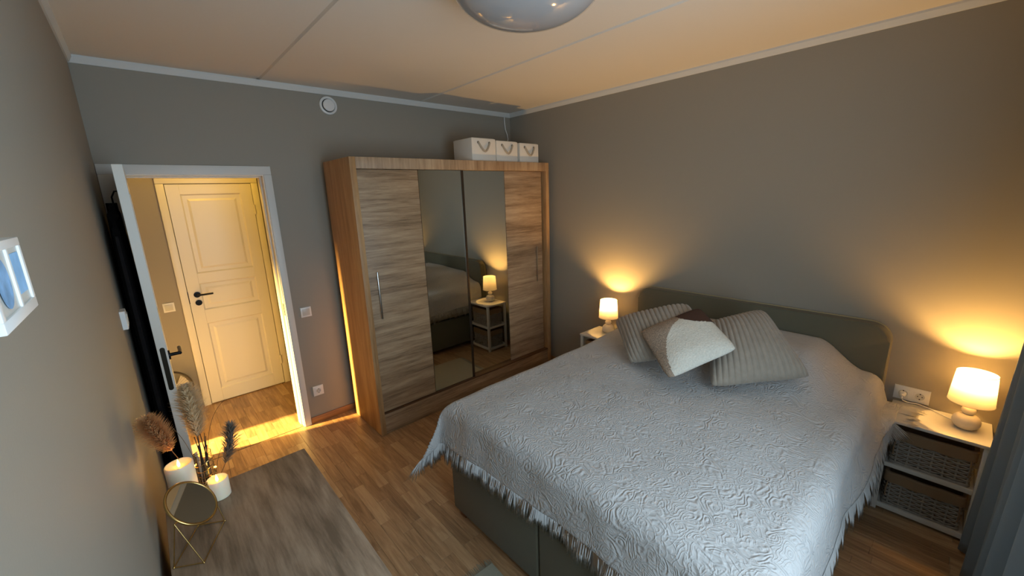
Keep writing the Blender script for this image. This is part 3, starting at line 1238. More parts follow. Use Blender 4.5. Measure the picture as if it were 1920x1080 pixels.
def basket(label):
    """wicker drawer basket, origin at its bottom centre"""
    t = thing('wicker_basket', label, 'basket', (0, 0, 0), 'wicker baskets in the nightstands')
    hx, hy, h, r = 0.111, 0.151, 0.212, 0.022

    def path(n, off=0.0, fn=None):
        per = 2 * (2 * hx - 2 * r) + 2 * (2 * hy - 2 * r) + 2 * PI * r
        pts = []
        for k in range(n):
            s = per * k / n
            x, y, nx, ny = perim(s)
            o = off + (fn(s) if fn else 0)
            pts.append((x + nx * o, y + ny * o))
        return pts, per

    def perim(s):
        segs = [('l', 2 * hy - 2 * r), ('c', PI * r / 2), ('l', 2 * hx - 2 * r), ('c', PI * r / 2)] * 2
        dirs = 0
        x, y, ang = -hx, hy - r, -PI / 2       # going -y along the front
        for kind, ln in segs:
            if s <= ln or ln is None:
                if kind == 'l':
                    return x + math.cos(ang) * s, y + math.sin(ang) * s, math.cos(ang - PI / 2), math.sin(ang - PI / 2)
                da = s / r
                cx, cy = x + math.cos(ang + PI / 2) * r, y + math.sin(ang + PI / 2) * r
                a2 = ang - PI / 2 + da
                return cx + math.cos(a2) * r, cy + math.sin(a2) * r, math.cos(a2), math.sin(a2)
            s -= ln
            if kind == 'l':
                x += math.cos(ang) * ln
                y += math.sin(ang) * ln
            else:
                cx, cy = x + math.cos(ang + PI / 2) * r, y + math.sin(ang + PI / 2) * r
                a2 = ang - PI / 2 + ln / r
                x, y = cx + math.cos(a2) * r, cy + math.sin(a2) * r
                ang += PI / 2
        return x, y, math.cos(ang - PI / 2), math.sin(ang - PI / 2)

    _, per = path(4)
    ns = 22
    sp = per / ns
    wv = bmesh.new()
    rows = 13
    for q in range(rows):
        z = 0.018 + q * 0.0118
        n = ns * 4
        pts, _ = path(n, 0.0, lambda s: 0.0052 * math.cos(PI * s / sp + (q % 2) * PI))
        p3 = [(x, y, z + 0.0012 * math.sin(k * 1.7 + q)) for k, (x, y) in enumerate(pts)]
        add_tube(wv, p3 + [p3[0]], 0.0043, 6, cap=False)
    w = obj('woven_wall', wv, M_WICKER, t)
    w['kind'] = 'stuff'
    bm = bmesh.new()
    for k in range(ns):
        x, y, nx, ny = perim(k * sp)
        add_tube(bm, [(x, y, 0.004), (x, y, 0.178)], 0.0052, 6)
    s_ = obj('stakes', bm, M_WICKER, t)
    s_['kind'] = 'stuff'
    pts, _ = path(88)
    for z, rr in ((0.006, 0.0075), (0.013, 0.006)):
        bm = bmesh.new()
        add_tube(bm, [(x, y, z + rr * 0.2) for x, y in pts] + [(pts[0][0], pts[0][1], z + rr * 0.2)], rr, 8, cap=False)
        obj('base_band', bm, M_WICKER, t)
    obj('basket_bottom', bx(-hx + 0.004, hx - 0.004, -hy + 0.004, hy - 0.004, 0.004, 0.010), M_WICKER, t)
    # cloth liner folded over the rim
    bm = bmesh.new()
    pts, _ = path(96)
    prof = [(0.0125, h - 0.058), (0.0125, h - 0.004), (0.006, h + 0.002), (-0.006, h + 0.002), (-0.010, h - 0.006), (-0.010, 0.03)]
    rings = []
    for o, z in prof:
        pp, _ = path(96, o)
        rings.append([bm.verts.new((x, y, z + (0.003 * math.sin(k * 0.6) if i_ == 0 else 0.0015 * math.sin(k * 0.4)))) for k, (x, y) in enumerate(pp) for i_ in [prof.index((o, z))]])
    for a, b in zip(rings[:-1], rings[1:]):
        for k in range(96):
            bm.faces.new((a[k], a[(k + 1) % 96], b[(k + 1) % 96], b[k]))
    obj('cloth_liner', bm, M_LINER, t)
    for s in (-1, 1):
        pts2 = [(-hx - 0.014, s * (hy - 0.01), h - 0.05), (-hx - 0.018, s * (hy - 0.006), h - 0.10), (-hx - 0.015, s * (hy - 0.008), h - 0.145)]
        obj('liner_tie', tube(pts2, 0.003, 6), M_LINER, t)
    return t


def table_lamp(label):
    """origin at the foot"""
    t = thing('table_lamp', label, 'lamp', (0, 0, 0), 'bedside table lamps')
    pr = [(0.0, 0.0), (0.030, 0.0)]
    for k in range(15):                       # big pebble
        a = -PI / 2 + 0.42 + (PI - 0.84) * k / 14
        pr.append((0.012 + 0.042 * math.cos(a), 0.0395 + 0.0432 * math.sin(a)))
    for k in range(11):                       # small pebble
        a = -PI / 2 + 0.40 + (PI - 0.8) * k / 10
        pr.append((0.006 + 0.022 * math.cos(a), 0.1015 + 0.0225 * math.sin(a)))
    pr += [(0.010, 0.126), (0.010, 0.166), (0.0, 0.166)]
    obj('lamp_base', lathe(pr, n=36), M_CERAMIC, t)
    prof = [(0.0865, 0.148), (0.0745, 0.312), (0.0735, 0.312), (0.0855, 0.148)]
    obj('lamp_shade', lathe([(0.0865, 0.148), (0.0745, 0.312)], n=56), M_SHADE, t)
    bind = mat('shade_binding', (214, 200, 176), 0.8)
    for rr, z in ((0.0868, 0.149), (0.0748, 0.311)):
        bm = bmesh.new()
        ring = [(rr * math.cos(2 * PI * k / 48), rr * math.sin(2 * PI * k / 48), z) for k in range(49)]
        add_tube(bm, ring, 0.0014, 6, cap=False)
        obj('shade_rim', bm, bind, t)
    bm = bmesh.new()
    for k in range(3):
        a = 2 * PI * k / 3
        add_tube(bm, [(0.010 * math.cos(a), 0.010 * math.sin(a), 0.168), (0.085 * math.cos(a), 0.085 * math.sin(a), 0.152)], 0.0013, 6)
    obj('shade_carrier', bm, M_STEEL, t)
    bpr = [(0.021, 0.2505), (0.021, 0.256), (0.019, 0.264), (0.013, 0.271), (0.006, 0.2745), (0.0, 0.275)]
    obj('bulb_holder', lathe([(0.0, 0.166), (0.013, 0.166), (0.013, 0.205), (0.0215, 0.235), (0.0215, 0.250), (0.0, 0.250)], n=20), M_PLASTIC, t)
    obj('bulb', lathe([(0.0, 0.2505)] + bpr, n=20), M_BULB, t)
    return t


nsR = nightstand('white nightstand by the curtain with the bedspread hem lying on its top')
nsR.location = (3.018, -3.590, 0)
nsL = copy_thing(nsR, (2.978, -1.460, 0), 'white nightstand on the wardrobe side, mostly hidden behind the bed')
bk = basket('upper wicker basket in the nightstand by the curtain')
bk.location = (3.018 + 0.148, -3.590, 0.301)
copy_thing(bk, (3.018 + 0.148, -3.590, 0.031), 'lower wicker basket in the nightstand by the curtain')
copy_thing(bk, (2.978 + 0.148, -1.460, 0.301), 'upper wicker basket in the nightstand on the wardrobe side')
copy_thing(bk, (2.978 + 0.148, -1.460, 0.031), 'lower wicker basket in the nightstand on the wardrobe side')
lampR = table_lamp('lit white pebble-base lamp on the nightstand by the curtain')
LR = (3.170, -3.688, NSH + 0.0005)
lampR.location = LR
LLp = (3.170, -1.440, NSH + 0.0005)
copy_thing(lampR, LLp, 'lit white pebble-base lamp on the nightstand by the wardrobe')
# the shown cord and plug of the near lamp
PLUG = (W - 0.045, -3.430, 0.625)
cord = tube([(LR[0] + 0.02, LR[1] + 0.035, NSH + 0.012), (3.235, -3.62, NSH + 0.005), (3.285, -3.56, NSH + 0.008), (3.300, -3.50, NSH + 0.012), (3.298, -3.455, NSH + 0.010), (3.280, -3.435, NSH + 0.022), (3.272, -3.430, 0.618), PLUG], 0.0028, 8)
obj('cord', cord, M_PLASTIC, lampR)
obj('plug', tube([(W - 0.012, -3.430, 0.628), (W - 0.04, -3.430, 0.627), PLUG], 0.017, 16, 0.009), M_PLASTIC, lampR)


# ================================================================== SOCKETS AND SWITCHES
def frame_to(origin, u, v, n):
    o, u, v, n = Vector(origin), Vector(u), Vector(v), Vector(n)
    return lambda a, b, c: o + u * a + v * b + n * c


def plate_bm(fr_, w, h, d, hole=None, bev=0.004):
    bm = bmesh.new()
    z = [(0, 0.0), (0, d - bev * 0.6), (bev, d)]
    rings = []
    for i, dd in z:
        rings.append([bm.verts.new(fr_(*q, dd)) for q in ((-w / 2 + i, -h / 2 + i), (w / 2 - i, -h / 2 + i), (w / 2 - i, h / 2 - i), (-w / 2 + i, h / 2 - i))])
    for a, b in zip(rings[:-1], rings[1:]):
        for k in range(4):
            bm.faces.new((a[k], a[(k + 1) % 4], b[(k + 1) % 4], b[k]))
    bm.faces.new(rings[-1])
    return bm


def disc_bm(fr_, cx, cy, prof, n=28):
    bm = bmesh.new()
    rings = []
    for r, d in prof:
        rings.append([bm.verts.new(fr_(cx + r * math.cos(2 * PI * k / n), cy + r * math.sin(2 * PI * k / n), d)) for k in range(n)] if r > 0 else [bm.verts.new(fr_(cx, cy, d))])
    for a, b in zip(rings[:-1], rings[1:]):
        for k in range(n):
            if len(b) == 1:
                bm.faces.new((a[k], a[(k + 1) % n], b[0]))
            else:
                bm.faces.new((a[k], a[(k + 1) % n], b[(k + 1) % n], b[k]))
    return bm


def socket_insert(root, fr_, cx, cy):
    f2 = lambda a, b, c: fr_(a + cx, b + cy, c)
    ins = obj('socket_insert', plate_bm(f2, 0.054, 0.054, 0.0125, bev=0.002), M_PLASTIC, root)
    obj('socket_well', disc_bm(fr_, cx, cy, [(0.0205, 0.0128), (0.0195, 0.0132), (0.018, 0.0127), (0, 0.0127)]), M_PLASTIC_GREY, ins)
    bm = bmesh.new()
    for s in (-1, 1):
        t = disc_bm(fr_, cx + s * 0.0095, cy, [(0.0028, 0.0130), (0, 0.0131)], 10)
        merge(bm, t)
    for s in (-1, 1):
        t = plate_bm(lambda a, b, c: fr_(a + cx, b + cy + s * 0.016, c + 0.0105), 0.006, 0.006, 0.003, bev=0.001)
        merge(bm, t)
    obj('contacts', bm, M_STEEL if False else M_DARK, ins)


def switch(name, label, origin, u, n, w=0.081, cat='switch'):
    fr_ = frame_to(origin, u, (0, 0, 1), n)
    t = thing(name, label, cat, origin)
    obj('cover_frame', plate_bm(fr_, w, w, 0.010), M_PLASTIC, t)
    obj('rocker', plate_bm(lambda a, b, c: fr_(a, b, c + 0.008 + b * 0.03), 0.055, 0.055, 0.005, bev=0.002), M_PLASTIC_GREY, t)


sk = thing('wall_socket', 'white single socket low on the back wall beside the wardrobe', 'socket', (0.996, 0, 0.284))
fr_b = frame_to((0.996, 0, 0.284), (1, 0, 0), (0, 0, 1), (0, -1, 0))
obj('cover_frame', plate_bm(fr_b, 0.082, 0.086, 0.010), M_PLASTIC, sk)
socket_insert(sk, fr_b, 0, 0)
sk2 = thing('double_socket', 'white double socket on the wall above the nightstand, one side plugged', 'socket', (W, -3.466, 0.633))
fr_r = frame_to((W, -3.466, 0.633), (0, -1, 0), (0, 0, 1), (-1, 0, 0))
obj('cover_frame', plate_bm(fr_r, 0.154, 0.084, 0.010), M_PLASTIC, sk2)
socket_insert(sk2, fr_r, -0.036, 0)
socket_insert(sk2, fr_r, 0.036, 0)
switch('light_switch', 'white light switch on the back wall right of the doorway', (0.994, 0, 0.986), (1, 0, 0), (0, -1, 0))
switch('light_switch', 'white light switch on the hall wall left of the panelled door', (0.172, YH, 0.995), (1, 0, 0), (0, -1, 0))
th = thing('light_switch', 'small white switch box on the left wall just in front of the open door', 'switch', (XL, -1.03, 1.375))
fr_l = frame_to((XL, -1.00, 1.375), (0, -1, 0), (0, 0, 1), (1, 0, 0))
obj('housing', plate_bm(fr_l, 0.080, 0.084, 0.020, bev=0.004), M_PLASTIC, th)
obj('rocker', plate_bm(lambda a, b, c: fr_l(a, b, c + 0.018 + b * 0.03), 0.054, 0.056, 0.005, bev=0.002), M_PLASTIC_GREY, th)

# round vent
vt = thing('ceiling_vent', 'round white extract valve high on the back wall', 'vent', (1.384, 0, 2.602))
vt.name = 'wall_vent'
fr_v = frame_to((1.384, 0, 2.602), (1, 0, 0), (0, 0, 1), (0, -1, 0))
obj('vent_ring', disc_bm(fr_v, 0, 0, [(0.068, 0.0), (0.069, 0.008), (0.066, 0.016), (0.056, 0.020), (0.050, 0.016), (0.049, 0.006), (0.0, 0.006)], 44), M_PLASTIC, vt)
obj('dark_slot', disc_bm(fr_v, 0, 0, [(0.0485, 0.0075), (0.0, 0.0078)], 40), M_DARK, vt)
obj('vent_cone', disc_bm(fr_v, 0, 0, [(0.030, 0.007), (0.044, 0.018), (0.045, 0.026), (0.042, 0.031), (0.020, 0.034), (0.0, 0.0345)], 44), M_PLASTIC, vt)

# ceiling lamp
cl = thing('ceiling_lamp', 'large glossy grey-white dome lamp on the ceiling, unlit', 'lamp', (1.40, -2.25, H))
CLX, CLY, R_, HL = 1.395, -2.255, 0.297, 0.142
pr = [(R_ * 0.6, 0.0), (R_ * 0.96, -0.03)]
for k in range(20):
    a = (PI / 2) * k / 19
    pr.append((R_ * math.cos(a) ** 0.9 if k < 19 else 0.0, -0.052 - HL * math.sin(a)))
obj('lamp_dome', lathe(pr, (CLX, CLY, H), 72), M_LAMPGREY, cl, angle=60)
obj('ceiling_rose', lathe([(0.0, 0), (0.19, 0), (0.19, -0.02), (0.0, -0.02)], (CLX, CLY, H), 40), M_PLASTIC, cl)

# cable in the corner
cb = obj('corner_cable', tube([(3.236, -0.012, H - 0.046), (3.240, -0.010, 2.62), (3.246, -0.012, 2.56), (3.268, -0.016, 2.50), (3.276, -0.016, 2.46), (3.268, -0.012, 2.40), (3.25, -0.012, 2.20)], 0.006, 8), M_PLASTIC, origin=(3.25, -0.012, 2.4))
tag(cb, 'thin white cable hanging down the corner behind the boxes', 'cable')

# ================================================================== DRESSER AND WHAT STANDS ON IT
DZ = 0.80
ds = thing('dresser', 'grey-brown oak dresser against the left wall, its top seen from above', 'dresser', (0.24, -2.60, 0))
obj('dresser_top', bx(0.0, 0.482, -3.30, -1.695, DZ - 0.028, DZ, 0.002), M_GREYOAK, ds)
obj('side_panel', bx(0.01, 0.462, -1.722, -1.702, 0.0, DZ - 0.029), M_GREYOAK, ds)
obj('side_panel', bx(0.01, 0.462, -3.29, -3.27, 0.0, DZ - 0.029), M_GREYOAK, ds)
obj('back_panel', bx(0.01, 0.018, -3.268, -1.724, 0.05, DZ - 0.029), M_GREYOAK, ds)
obj('plinth', bx(0.03, 0.44, -3.268, -1.724, 0.0, 0.05), M_GREYOAK, ds)
for yi in range(2):
    for zi in range(3):
        ya, za = -3.266 + yi * 0.772, 0.054 + zi * 0.239
        dr = obj('drawer', bx(0.05, 0.464, ya + 0.002, ya + 0.768, za, za + 0.234, 0.002), M_GREYOAK, ds)
        obj('handle', tube([(0.464, ya + 0.33, za + 0.15), (0.484, ya + 0.33, za + 0.15), (0.484, ya + 0.44, za + 0.15), (0.464, ya + 0.44, za + 0.15)], 0.004, 8), M_BLACK, dr)


def candle(label, x, y, r, h):
    t = thing('candle', label, 'candle', (x, y, DZ))
    pr = [(0.0, 0.0006), (r - 0.002, 0.0006), (r, 0.003), (r, h - 0.004), (r - 0.003, h), (r * 0.80, h - 0.002), (r * 0.55, h - 0.010), (0.0, h - 0.012)]
    obj('wax_body', lathe(pr, (x, y, DZ), 40), M_WAX, t)
    fb = h - 0.013
    fl = [(0.0, fb), (0.0035, fb + 0.003), (0.0052, fb + 0.009), (0.0040, fb + 0.018), (0.0015, fb + 0.027), (0.0, fb + 0.031)]
    obj('flame', lathe(fl, (x, y, DZ), 14), M_FLAME, t)
    light('candle_flame_light', 'POINT', (x, y, DZ + h + 0.030), 0.05, (1.0, 0.5, 0.12), 0.006)


candle('tall lit pillar candle behind the round table mirror', 0.066, -1.772, 0.0415, 0.178)
candle('short lit pillar candle in front of the glass vase', 0.160, -1.790, 0.035, 0.075)

# table mirror on a wire stand
vm = thing('table_mirror', 'round brass table mirror on a wire stand on the dresser', 'mirror', (0.085, -2.02, DZ))
A, B, Cc, D = Vector((0.008, -2.070, DZ + 0.003)), Vector((0.078, -2.112, DZ + 0.003)), Vector((0.152, -1.955, DZ + 0.003)), Vector((0.082, -1.913, DZ + 0.003))
P1, P2 = Vector((0.034, -2.086, 0.952)), Vector((0.128, -1.928, 0.952))
bm = bmesh.new()
for a, b in ((A, B), (B, Cc), (Cc, D), (D, A), (A, P1), (B, P1), (Cc, P2), (D, P2)):
    add_tube(bm, [a, b], 0.0017, 8)
for q in (A, B, Cc, D, P1, P2):
    s_ = bmesh.new()
    bmesh.ops.create_icosphere(s_, subdivisions=2, radius=0.0034)
    for v in s_.verts:
        v.co += q
    merge(bm, s_)
obj('wire_stand', bm, M_GOLD, vm)
cen = (P1 + P2) / 2
dax = (P2 - P1).normalized()
nh = Vector((dax.y, -dax.x, 0))
tilt = math.radians(43)
nr = (nh * math.cos(tilt) + Vector((0, 0, 1)) * math.sin(tilt)).normalized()
ex = nr.cross(dax).normalized()
RM = 0.076
fr_m = frame_to(cen, dax, ex, nr)
bm = bmesh.new()
ring = [fr_m(RM * math.cos(2 * PI * k / 64), RM * math.sin(2 * PI * k / 64), 0) for k in range(65)]
add_tube(bm, ring, 0.0042, 10, cap=False)
rg = obj('ring_frame', bm, M_GOLD, vm)
obj('mirror_glass', disc_bm(fr_m, 0, 0, [(RM - 0.001, -0.003), (RM - 0.001, 0.0015), (0, 0.0015)], 64), M_MIRROR, rg)
for s in (-1, 1):
    obj('pivot_pin', tube([cen + dax * (s * (RM + 0.002)), cen + dax * (s * ((P2 - P1).length / 2))], 0.0022, 8), M_GOLD, rg)

# glass vase with dark twigs and gold wire
VX, VY, VR, VH = 0.136, -1.727, 0.028, 0.165
vs = thing('glass_vase', 'clear glass cylinder vase of dark twigs behind the candles', 'vase', (VX, VY, DZ))
obj('vase_glass', lathe([(0.0, 0.0006), (VR, 0.0006), (VR, VH), (VR - 0.002, VH), (VR - 0.002, 0.008), (0.0, 0.008)], (VX, VY, DZ), 32), M_GLASS, vs)
bm = bmesh.new()
pts = []
for k in range(70):
    a = k * 0.42
    pts.append((VX + (VR + 0.003) * math.cos(a), VY + (VR + 0.003) * math.sin(a), DZ + 0.04 + 0.115 * k / 70 + 0.006 * math.sin(k * 0.9)))
add_tube(bm, pts, 0.0009, 5)
fw_ = obj('string_light', bm, M_GOLD, None, origin=(VX, VY, DZ + 0.1))
tag(fw_, 'gold wire fairy light string wound round the glass vase', 'string light')
for q in ((VX + 0.015, VY - 0.029, DZ + 0.070), (VX + 0.030, VY - 0.006, DZ + 0.092), (VX - 0.030, VY - 0.010, DZ + 0.130)):
    obj('fairy_bulb', lathe([(0, -0.004), (0.003, -0.002), (0.003, 0.002), (0, 0.004)], q, 10), M_FAIRY, fw_)
rnd = random.Random(3)
for k in range(11):
    a = rnd.uniform(0, 2 * PI)
    r0 = rnd.uniform(0.004, 0.018)
    bx_, by_ = VX + r0 * math.cos(a), VY + r0 * math.sin(a)
    tx, ty = bx_ + rnd.uniform(-0.022, 0.030), by_ + rnd.uniform(-0.012, 0.012)
    hh = rnd.uniform(0.17, 0.245)
    o = obj('twig', tube([(bx_, by_, DZ + 0.010), (bx_ * 0.6 + tx * 0.4 + rnd.uniform(-.003, .003), by_ * 0.6 + ty * 0.4, DZ + hh * 0.55), (tx, ty, DZ + hh)], 0.0026, 7, 0.0012), M_TWIG, vs)


def plume(label, mat_, base, tip, length, width, seed, bend, density=1300, lfac=1.0):
    """feathery grass head: stem plus many fine curved hairs"""
    r = random.Random(seed)
    base, tip = Vector(base), Vector(tip)
    t = thing('pampas_plume', label, 'dried grass', base)
    bend = Vector(bend)
    stem = []
    for k in range(11):
        s = k / 10
        stem.append(base.lerp(tip, s) + bend * (4 * s * (1 - s)))
    obj('stem', tube(stem, 0.0016, 6, 0.0008), M_GRASS, t)

    def at(s):
        return base.lerp(tip, s) + bend * (4 * s * (1 - s))
    L = (tip - base).length
    s0 = 1 - length / L
    bm = bmesh.new()
    for k in range(density):
        s = s0 + (1 - s0) * r.random() ** 0.9
        p = at(s)
        d = (at(min(1, s + 0.02)) - at(max(0, s - 0.02)))
        d.normalize()
        u = Vector((r.gauss(0, 1), r.gauss(0, 1), r.gauss(0, 1)))
        u = (u - d * u.dot(d)).normalized()
        q = (s - s0) / (1 - s0)
        wdt = width * (0.35 + 0.65 * math.sin(PI * min(1, q * 0.85 + 0.12))) * r.uniform(0.5, 1.05)
        hl = wdt * r.uniform(0.8, 1.2) * lfac
        m1 = p + d * (hl * 0.55) + u * (wdt * 0.55)
        e = p + d * (hl * 0.85) + u * wdt + Vector((0, 0, -0.004))
        sd = d.cross(u) * 0.0012
        v0, v1 = bm.verts.new(p - sd), bm.verts.new(p + sd)
        v2, v3 = bm.verts.new(m1 - sd), bm.verts.new(m1 + sd)
        v4 = bm.verts.new(e)
        bm.faces.new((v0, v1, v3, v2))
        bm.faces.new((v2, v3, v4))
    f = obj('plume_hairs', bm, mat_, t, angle=180)
    f['kind'] = 'stuff'


BZ = DZ + 0.012
plume('cream pampas plume rising in front of the open door edge', M_PLUME1, (VX - 0.008, VY, BZ), (0.132, -1.70, 1.225), 0.20, 0.062, 1, (0.006, 0, 0), 2600)
plume('tan pampas plume leaning over against the left wall', M_PLUME2, (VX - 0.016, VY, BZ), (0.012, -1.75, 1.165), 0.175, 0.055, 2, (-0.006, 0.0, 0.02), 2200)
plume('grey feathery grass head leaning towards the bed over the short candle', M_PLUME3, (VX + 0.012, VY, BZ), (0.236, -1.74, 1.045), 0.155, 0.048, 5, (0.016, -0.004, -0.010), 620, 1.25)


def grass(label, pts):
    o = obj('grass_stem', tube(pts, 0.0011, 6, 0.0006), M_GRASS, origin=pts[0])
    tag(o, label, 'dried grass')


def arc(p0, p1, p2, n=14):
    p0, p1, p2 = Vector(p0), Vector(p1), Vector(p2)
    return [p0 * (1 - t) ** 2 + p1 * (2 * t * (1 - t)) + p2 * t * t for t in [k / n for k in range(n + 1)]]


grass('thin dark grass stem curving up to the right before the hall floor', arc((VX + 0.006, VY, BZ), (0.150, -1.72, 1.09), (0.238, -1.72, 1.142)))
grass('thin grass stem arching right and down to the dresser edge', arc((VX + 0.014, VY + 0.004, BZ), (0.222, -1.715, 1.09), (0.207, -1.705, 0.812)) )
grass('thin grass stem arching left across the door edge', arc((VX - 0.004, VY, BZ), (0.146, -1.72, 1.12), (0.098, -1.72, 1.160)))
grass('thin pale grass stem arching left over the tan plume', arc((VX - 0.012, VY, BZ), (0.106, -1.72, 1.10), (0.036, -1.73, 1.145)))

# ---- photo frame on the left wall by the camera
pf = thing('photo_frame', 'small white double photo frame with blue daylight reflections painted into its pictures on the left wall', 'picture frame', (XL, -3.0, 1.815))
fx0, fx1 = XL + 0.001, 0.030
fy0, fy1, fz0, fz1 = -3.061, -2.930, 1.785, 1.853
bm = bmesh.new()
add_box(bm, fx0, fx1, fy0, fy1, fz0, fz0 + 0.010, 0.001)
add_box(bm, fx0, fx1, fy0, fy1, fz1 - 0.008, fz1, 0.001)
for a, b in ((fy0, fy0 + 0.010), (-2.989, -2.983), (fy1 - 0.008, fy1)):
    add_box(bm, fx0, fx1, a, b, fz0 + 0.0095, fz1 - 0.0075, 0.001)
obj('frame', bm, M_PLASTIC, pf)
obj('mount', bx(fx0, fx1 - 0.0018, fy0 + 0.009, fy1 - 0.007, fz0 + 0.009, fz1 - 0.007), M_PLASTIC_GREY, pf)
fr_p = frame_to((fx1 - 0.0016, -3.020, 1.820), (0, -1, 0), (0, 0, 1), (1, 0, 0))
bm = bmesh.new()
vsx = [bm.verts.new(fr_p(0.021 * math.cos(2 * PI * k / 32), 0.021 * math.sin(2 * PI * k / 32), 0.0006)) for k in range(32)]
bm.faces.new(vsx)
obj('oval_picture', bm, M_PHOTO_REFL_A, pf)
obj('picture', bx(fx1 - 0.0018, fx1 - 0.0012, -2.976, -2.944, fz0 + 0.019, fz1 - 0.013), M_PHOTO_REFL_B, pf)  # blue here stands in for daylight mirrored in the glass

# ---- black coats behind the door leaf
ct = thing('hanging_coat', 'long black coat hanging between the open door and the left wall', 'coat', (0.02, -0.45, 0.16))
bm = bmesh.new()
N1, N2 = 40, 26
fronts, backs = [], []
for i in range(N1 + 1):
    s = i / N1
    y = -0.10 - 0.715 * s
    rf, rb = [], []
    for j in range(N2 + 1):
        t = j / N2
        z = 0.16 + (1.90 - 0.16) * t - 0.16 * (t ** 6) * (1 - math.sin(PI * min(1, s * 1.1)))
        fold = 0.006 * math.sin(s * 26 + 2 * t) + 0.004 * math.sin(s * 47 + t * 5) + 0.004 * noise.noise(Vector((s * 6, t * 9, 1)))
        shrink = 1 - 0.5 * t ** 5
        rf.append(bm.verts.new((0.022 + (0.026 * shrink + fold) * min(1, 5 * s + 0.2) * min(1, 5 * (1 - s) + 0.25), y, z)))
        rb.append(bm.verts.new((0.022 - (0.030 * shrink + fold) * min(1, 5 * s + 0.2) * min(1, 5 * (1 - s) + 0.25), y, z)))
    fronts.append(rf); backs.append(rb)
for i in range(N1):
    for j in range(N2):
        bm.faces.new((fronts[i][j], fronts[i + 1][j], fronts[i + 1][j + 1], fronts[i][j + 1]))
        bm.faces.new((backs[i][j], backs[i][j + 1], backs[i + 1][j + 1], backs[i + 1][j]))
for i in range(N1):
    bm.faces.new((fronts[i][0], backs[i][0], backs[i + 1][0], fronts[i + 1][0]))
    bm.faces.new((fronts[i][N2], fronts[i + 1][N2], backs[i + 1][N2], backs[i][N2]))
for j in range(N2):
    bm.faces.new((fronts[0][j], fronts[0][j + 1], backs[0][j + 1], backs[0][j]))
    bm.faces.new((fronts[N1][j], backs[N1][j], backs[N1][j + 1], fronts[N1][j + 1]))
obj('coat_body', bm, M_COAT, ct, angle=60)
obj('hook', tube([(LEAF0 - 0.001, -0.45, 1.96), (LEAF0 - 0.02, -0.45, 1.96), (LEAF0 - 0.035, -0.45, 1.93), (LEAF0 - 0.035, -0.45, 1.88)], 0.004, 8), M_BLACK, ct)

# ---- fan in the hall
fn = thing('floor_fan', 'round grey fan behind the open door by the hall wall', 'fan', (0.05, 0.98, 0))
FC = (0.050, 0.99, 0.275)
fr_f = frame_to(FC, (1, 0, 0), (0, 0.12, 0.993), (0, -0.993, 0.12))
RF = 0.165
ring_mat = mat('dark_fan_ring', (70, 62, 52), 0.4, 0.5)
for rr, d in ((RF, 0.0), (RF * 0.99, 0.03)):
    bm = bmesh.new()
    add_tube(bm, [fr_f(rr * math.cos(2 * PI * k / 56), rr * math.sin(2 * PI * k / 56), d) for k in range(57)], 0.005, 8, cap=False)
    obj('guard_ring', bm, ring_mat, fn)
bm = bmesh.new()
for k in range(40):
    a = 2 * PI * k / 40
    add_tube(bm, [fr_f(0.03 * math.cos(a), 0.03 * math.sin(a), 0.045), fr_f(0.10 * math.cos(a), 0.10 * math.sin(a), 0.045), fr_f(RF * math.cos(a), RF * math.sin(a), 0.02)], 0.0011, 5)
g_ = obj('guard_wires', bm, M_FANGREY, fn)
g_['kind'] = 'stuff'
for k in range(4):
    a0 = 2 * PI * k / 4 + 0.3
    bm = bmesh.new()
    rows_ = []
    for i in range(7):
        r = 0.03 + 0.115 * i / 6
        w0 = 0.35 + 0.25 * i / 6
        rows_.append([bm.verts.new(fr_f(r * math.cos(a0 + w0 * (q / 4 - 0.5) * 2), r * math.sin(a0 + w0 * (q / 4 - 0.5) * 2), 0.005 + 0.018 * (q / 4 - 0.5))) for q in range(5)])
    for i in range(6):
        for q in range(4):
            bm.faces.new((rows_[i][q], rows_[i + 1][q], rows_[i + 1][q + 1], rows_[i][q + 1]))
    obj('blade', bm, M_FANGLINT if k == 0 else M_FANGREY, fn)
obj('hub', disc_bm(fr_f, 0, 0, [(0.035, -0.05), (0.035, 0.03), (0.028, 0.042), (0, 0.044)], 24), M_FANGREY, fn)
obj('fan_foot', lathe([(0, 0), (0.10, 0), (0.10, 0.012), (0.03, 0.022), (0.014, 0.05), (0.014, 0.23), (0, 0.23)], (FC[0], FC[1] + 0.035, 0.0005), 28), M_FANGREY, fn)


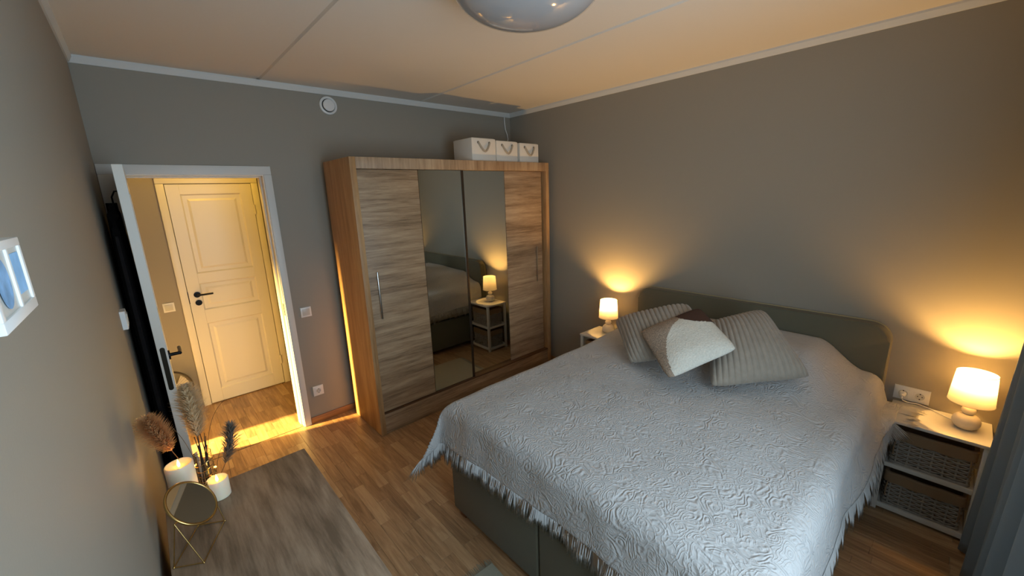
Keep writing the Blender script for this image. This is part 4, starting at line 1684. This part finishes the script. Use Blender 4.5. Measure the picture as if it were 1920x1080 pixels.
# ---- rugs
def rug(name, label, c, ang, lx, ly, material, ends):
    t = thing(name, label, 'rug', (c[0], c[1], 0))
    ca, sa = math.cos(ang), math.sin(ang)

    def W_(u, v, z):
        return (c[0] + ca * u - sa * v, c[1] + sa * u + ca * v, z)
    bm = bmesh.new()
    n1, n2 = 40, 24
    vt_ = [[bm.verts.new(W_(-lx / 2 + lx * i / n1, -ly / 2 + ly * j / n2, 0.007 + 0.0015 * noise.noise(Vector((i * .4, j * .4, lx))))) for j in range(n2 + 1)] for i in range(n1 + 1)]
    for i in range(n1):
        for j in range(n2):
            bm.faces.new((vt_[i][j], vt_[i + 1][j], vt_[i + 1][j + 1], vt_[i][j + 1]))
    rim = [vt_[i][0] for i in range(n1 + 1)] + [vt_[n1][j] for j in range(1, n2 + 1)] + [vt_[i][n2] for i in range(n1 - 1, -1, -1)] + [vt_[0][j] for j in range(n2 - 1, 0, -1)]
    low = [bm.verts.new((v.co.x, v.co.y, 0.0008)) for v in rim]
    for k in range(len(rim)):
        bm.faces.new((rim[k], rim[(k + 1) % len(rim)], low[(k + 1) % len(rim)], low[k]))
    obj('rug_body', bm, material, t)
    bm = bmesh.new()
    r = random.Random(int(lx * 100))
    for e in ends:
        for k in range(int(ly / 0.006)):
            v = -ly / 2 + 0.006 * k
            l = r.uniform(0.03, 0.05)
            p0, p1 = Vector(W_(e * lx / 2, v, 0.005)), Vector(W_(e * (lx / 2 + l), v + r.uniform(-.008, .008), 0.0035))
            add_tube(bm, [p0, p1], 0.002, 4, 0.001)
    f = obj('rug_fringe', bm, material, t)
    f['kind'] = 'stuff'


rug('rug', 'sage green fringed rug on the floor at the foot of the bed', (0.83, -2.92), PI / 2 - 0.05, 1.60, 0.58, M_RUG, (1, -1))
rug('rug', 'pale beige fringed rug beside the bed in front of the wardrobe mirrors', (2.12, -1.16), 0.04, 0.98, 0.62, M_RUG2, (1, -1))

# ---- curtain
cu = thing('curtain', 'slate blue curtain hanging beside the nightstand', 'curtain', (2.60, YF + 0.15, 0.02))
bm = bmesh.new()
NU, NV = 260, 40
rows_ = []
for i in range(NU + 1):
    s = i / NU
    r_ = []
    for j in range(NV + 1):
        t = j / NV
        z = 0.02 + 2.56 * t
        fl = 1 + 0.30 * (1 - t) ** 2
        x = 2.96 - 1.16 * s - 0.03 * math.sin(7 * s + 3 * t) * (1 - t)
        amp = (0.070 - 0.018 * t) * fl
        y = YF + 0.165 + amp * math.sin(2 * PI * 6.0 * s + 0.9 + 0.5 * math.sin(2 * t)) + 0.012 * math.sin(2 * PI * 13.7 * s) - 0.02 * t
        r_.append(bm.verts.new((x, y, z)))
    rows_.append(r_)
for i in range(NU):
    for j in range(NV):
        bm.faces.new((rows_[i][j], rows_[i + 1][j], rows_[i + 1][j + 1], rows_[i][j + 1]))
cc = obj('curtain_cloth', bm, M_CURTAIN, cu, angle=180)
q = cc.modifiers.new('thickness', 'SOLIDIFY')
q.thickness = 0.003
obj('curtain_rod', tube([(0.25, YF + 0.15, 2.60), (3.05, YF + 0.15, 2.60)], 0.012, 12), M_STEEL, cu)
for x in (0.35, 2.99):
    obj('rod_bracket', tube([(x, YF, 2.60), (x, YF + 0.15, 2.60)], 0.008, 10), M_STEEL, cu)
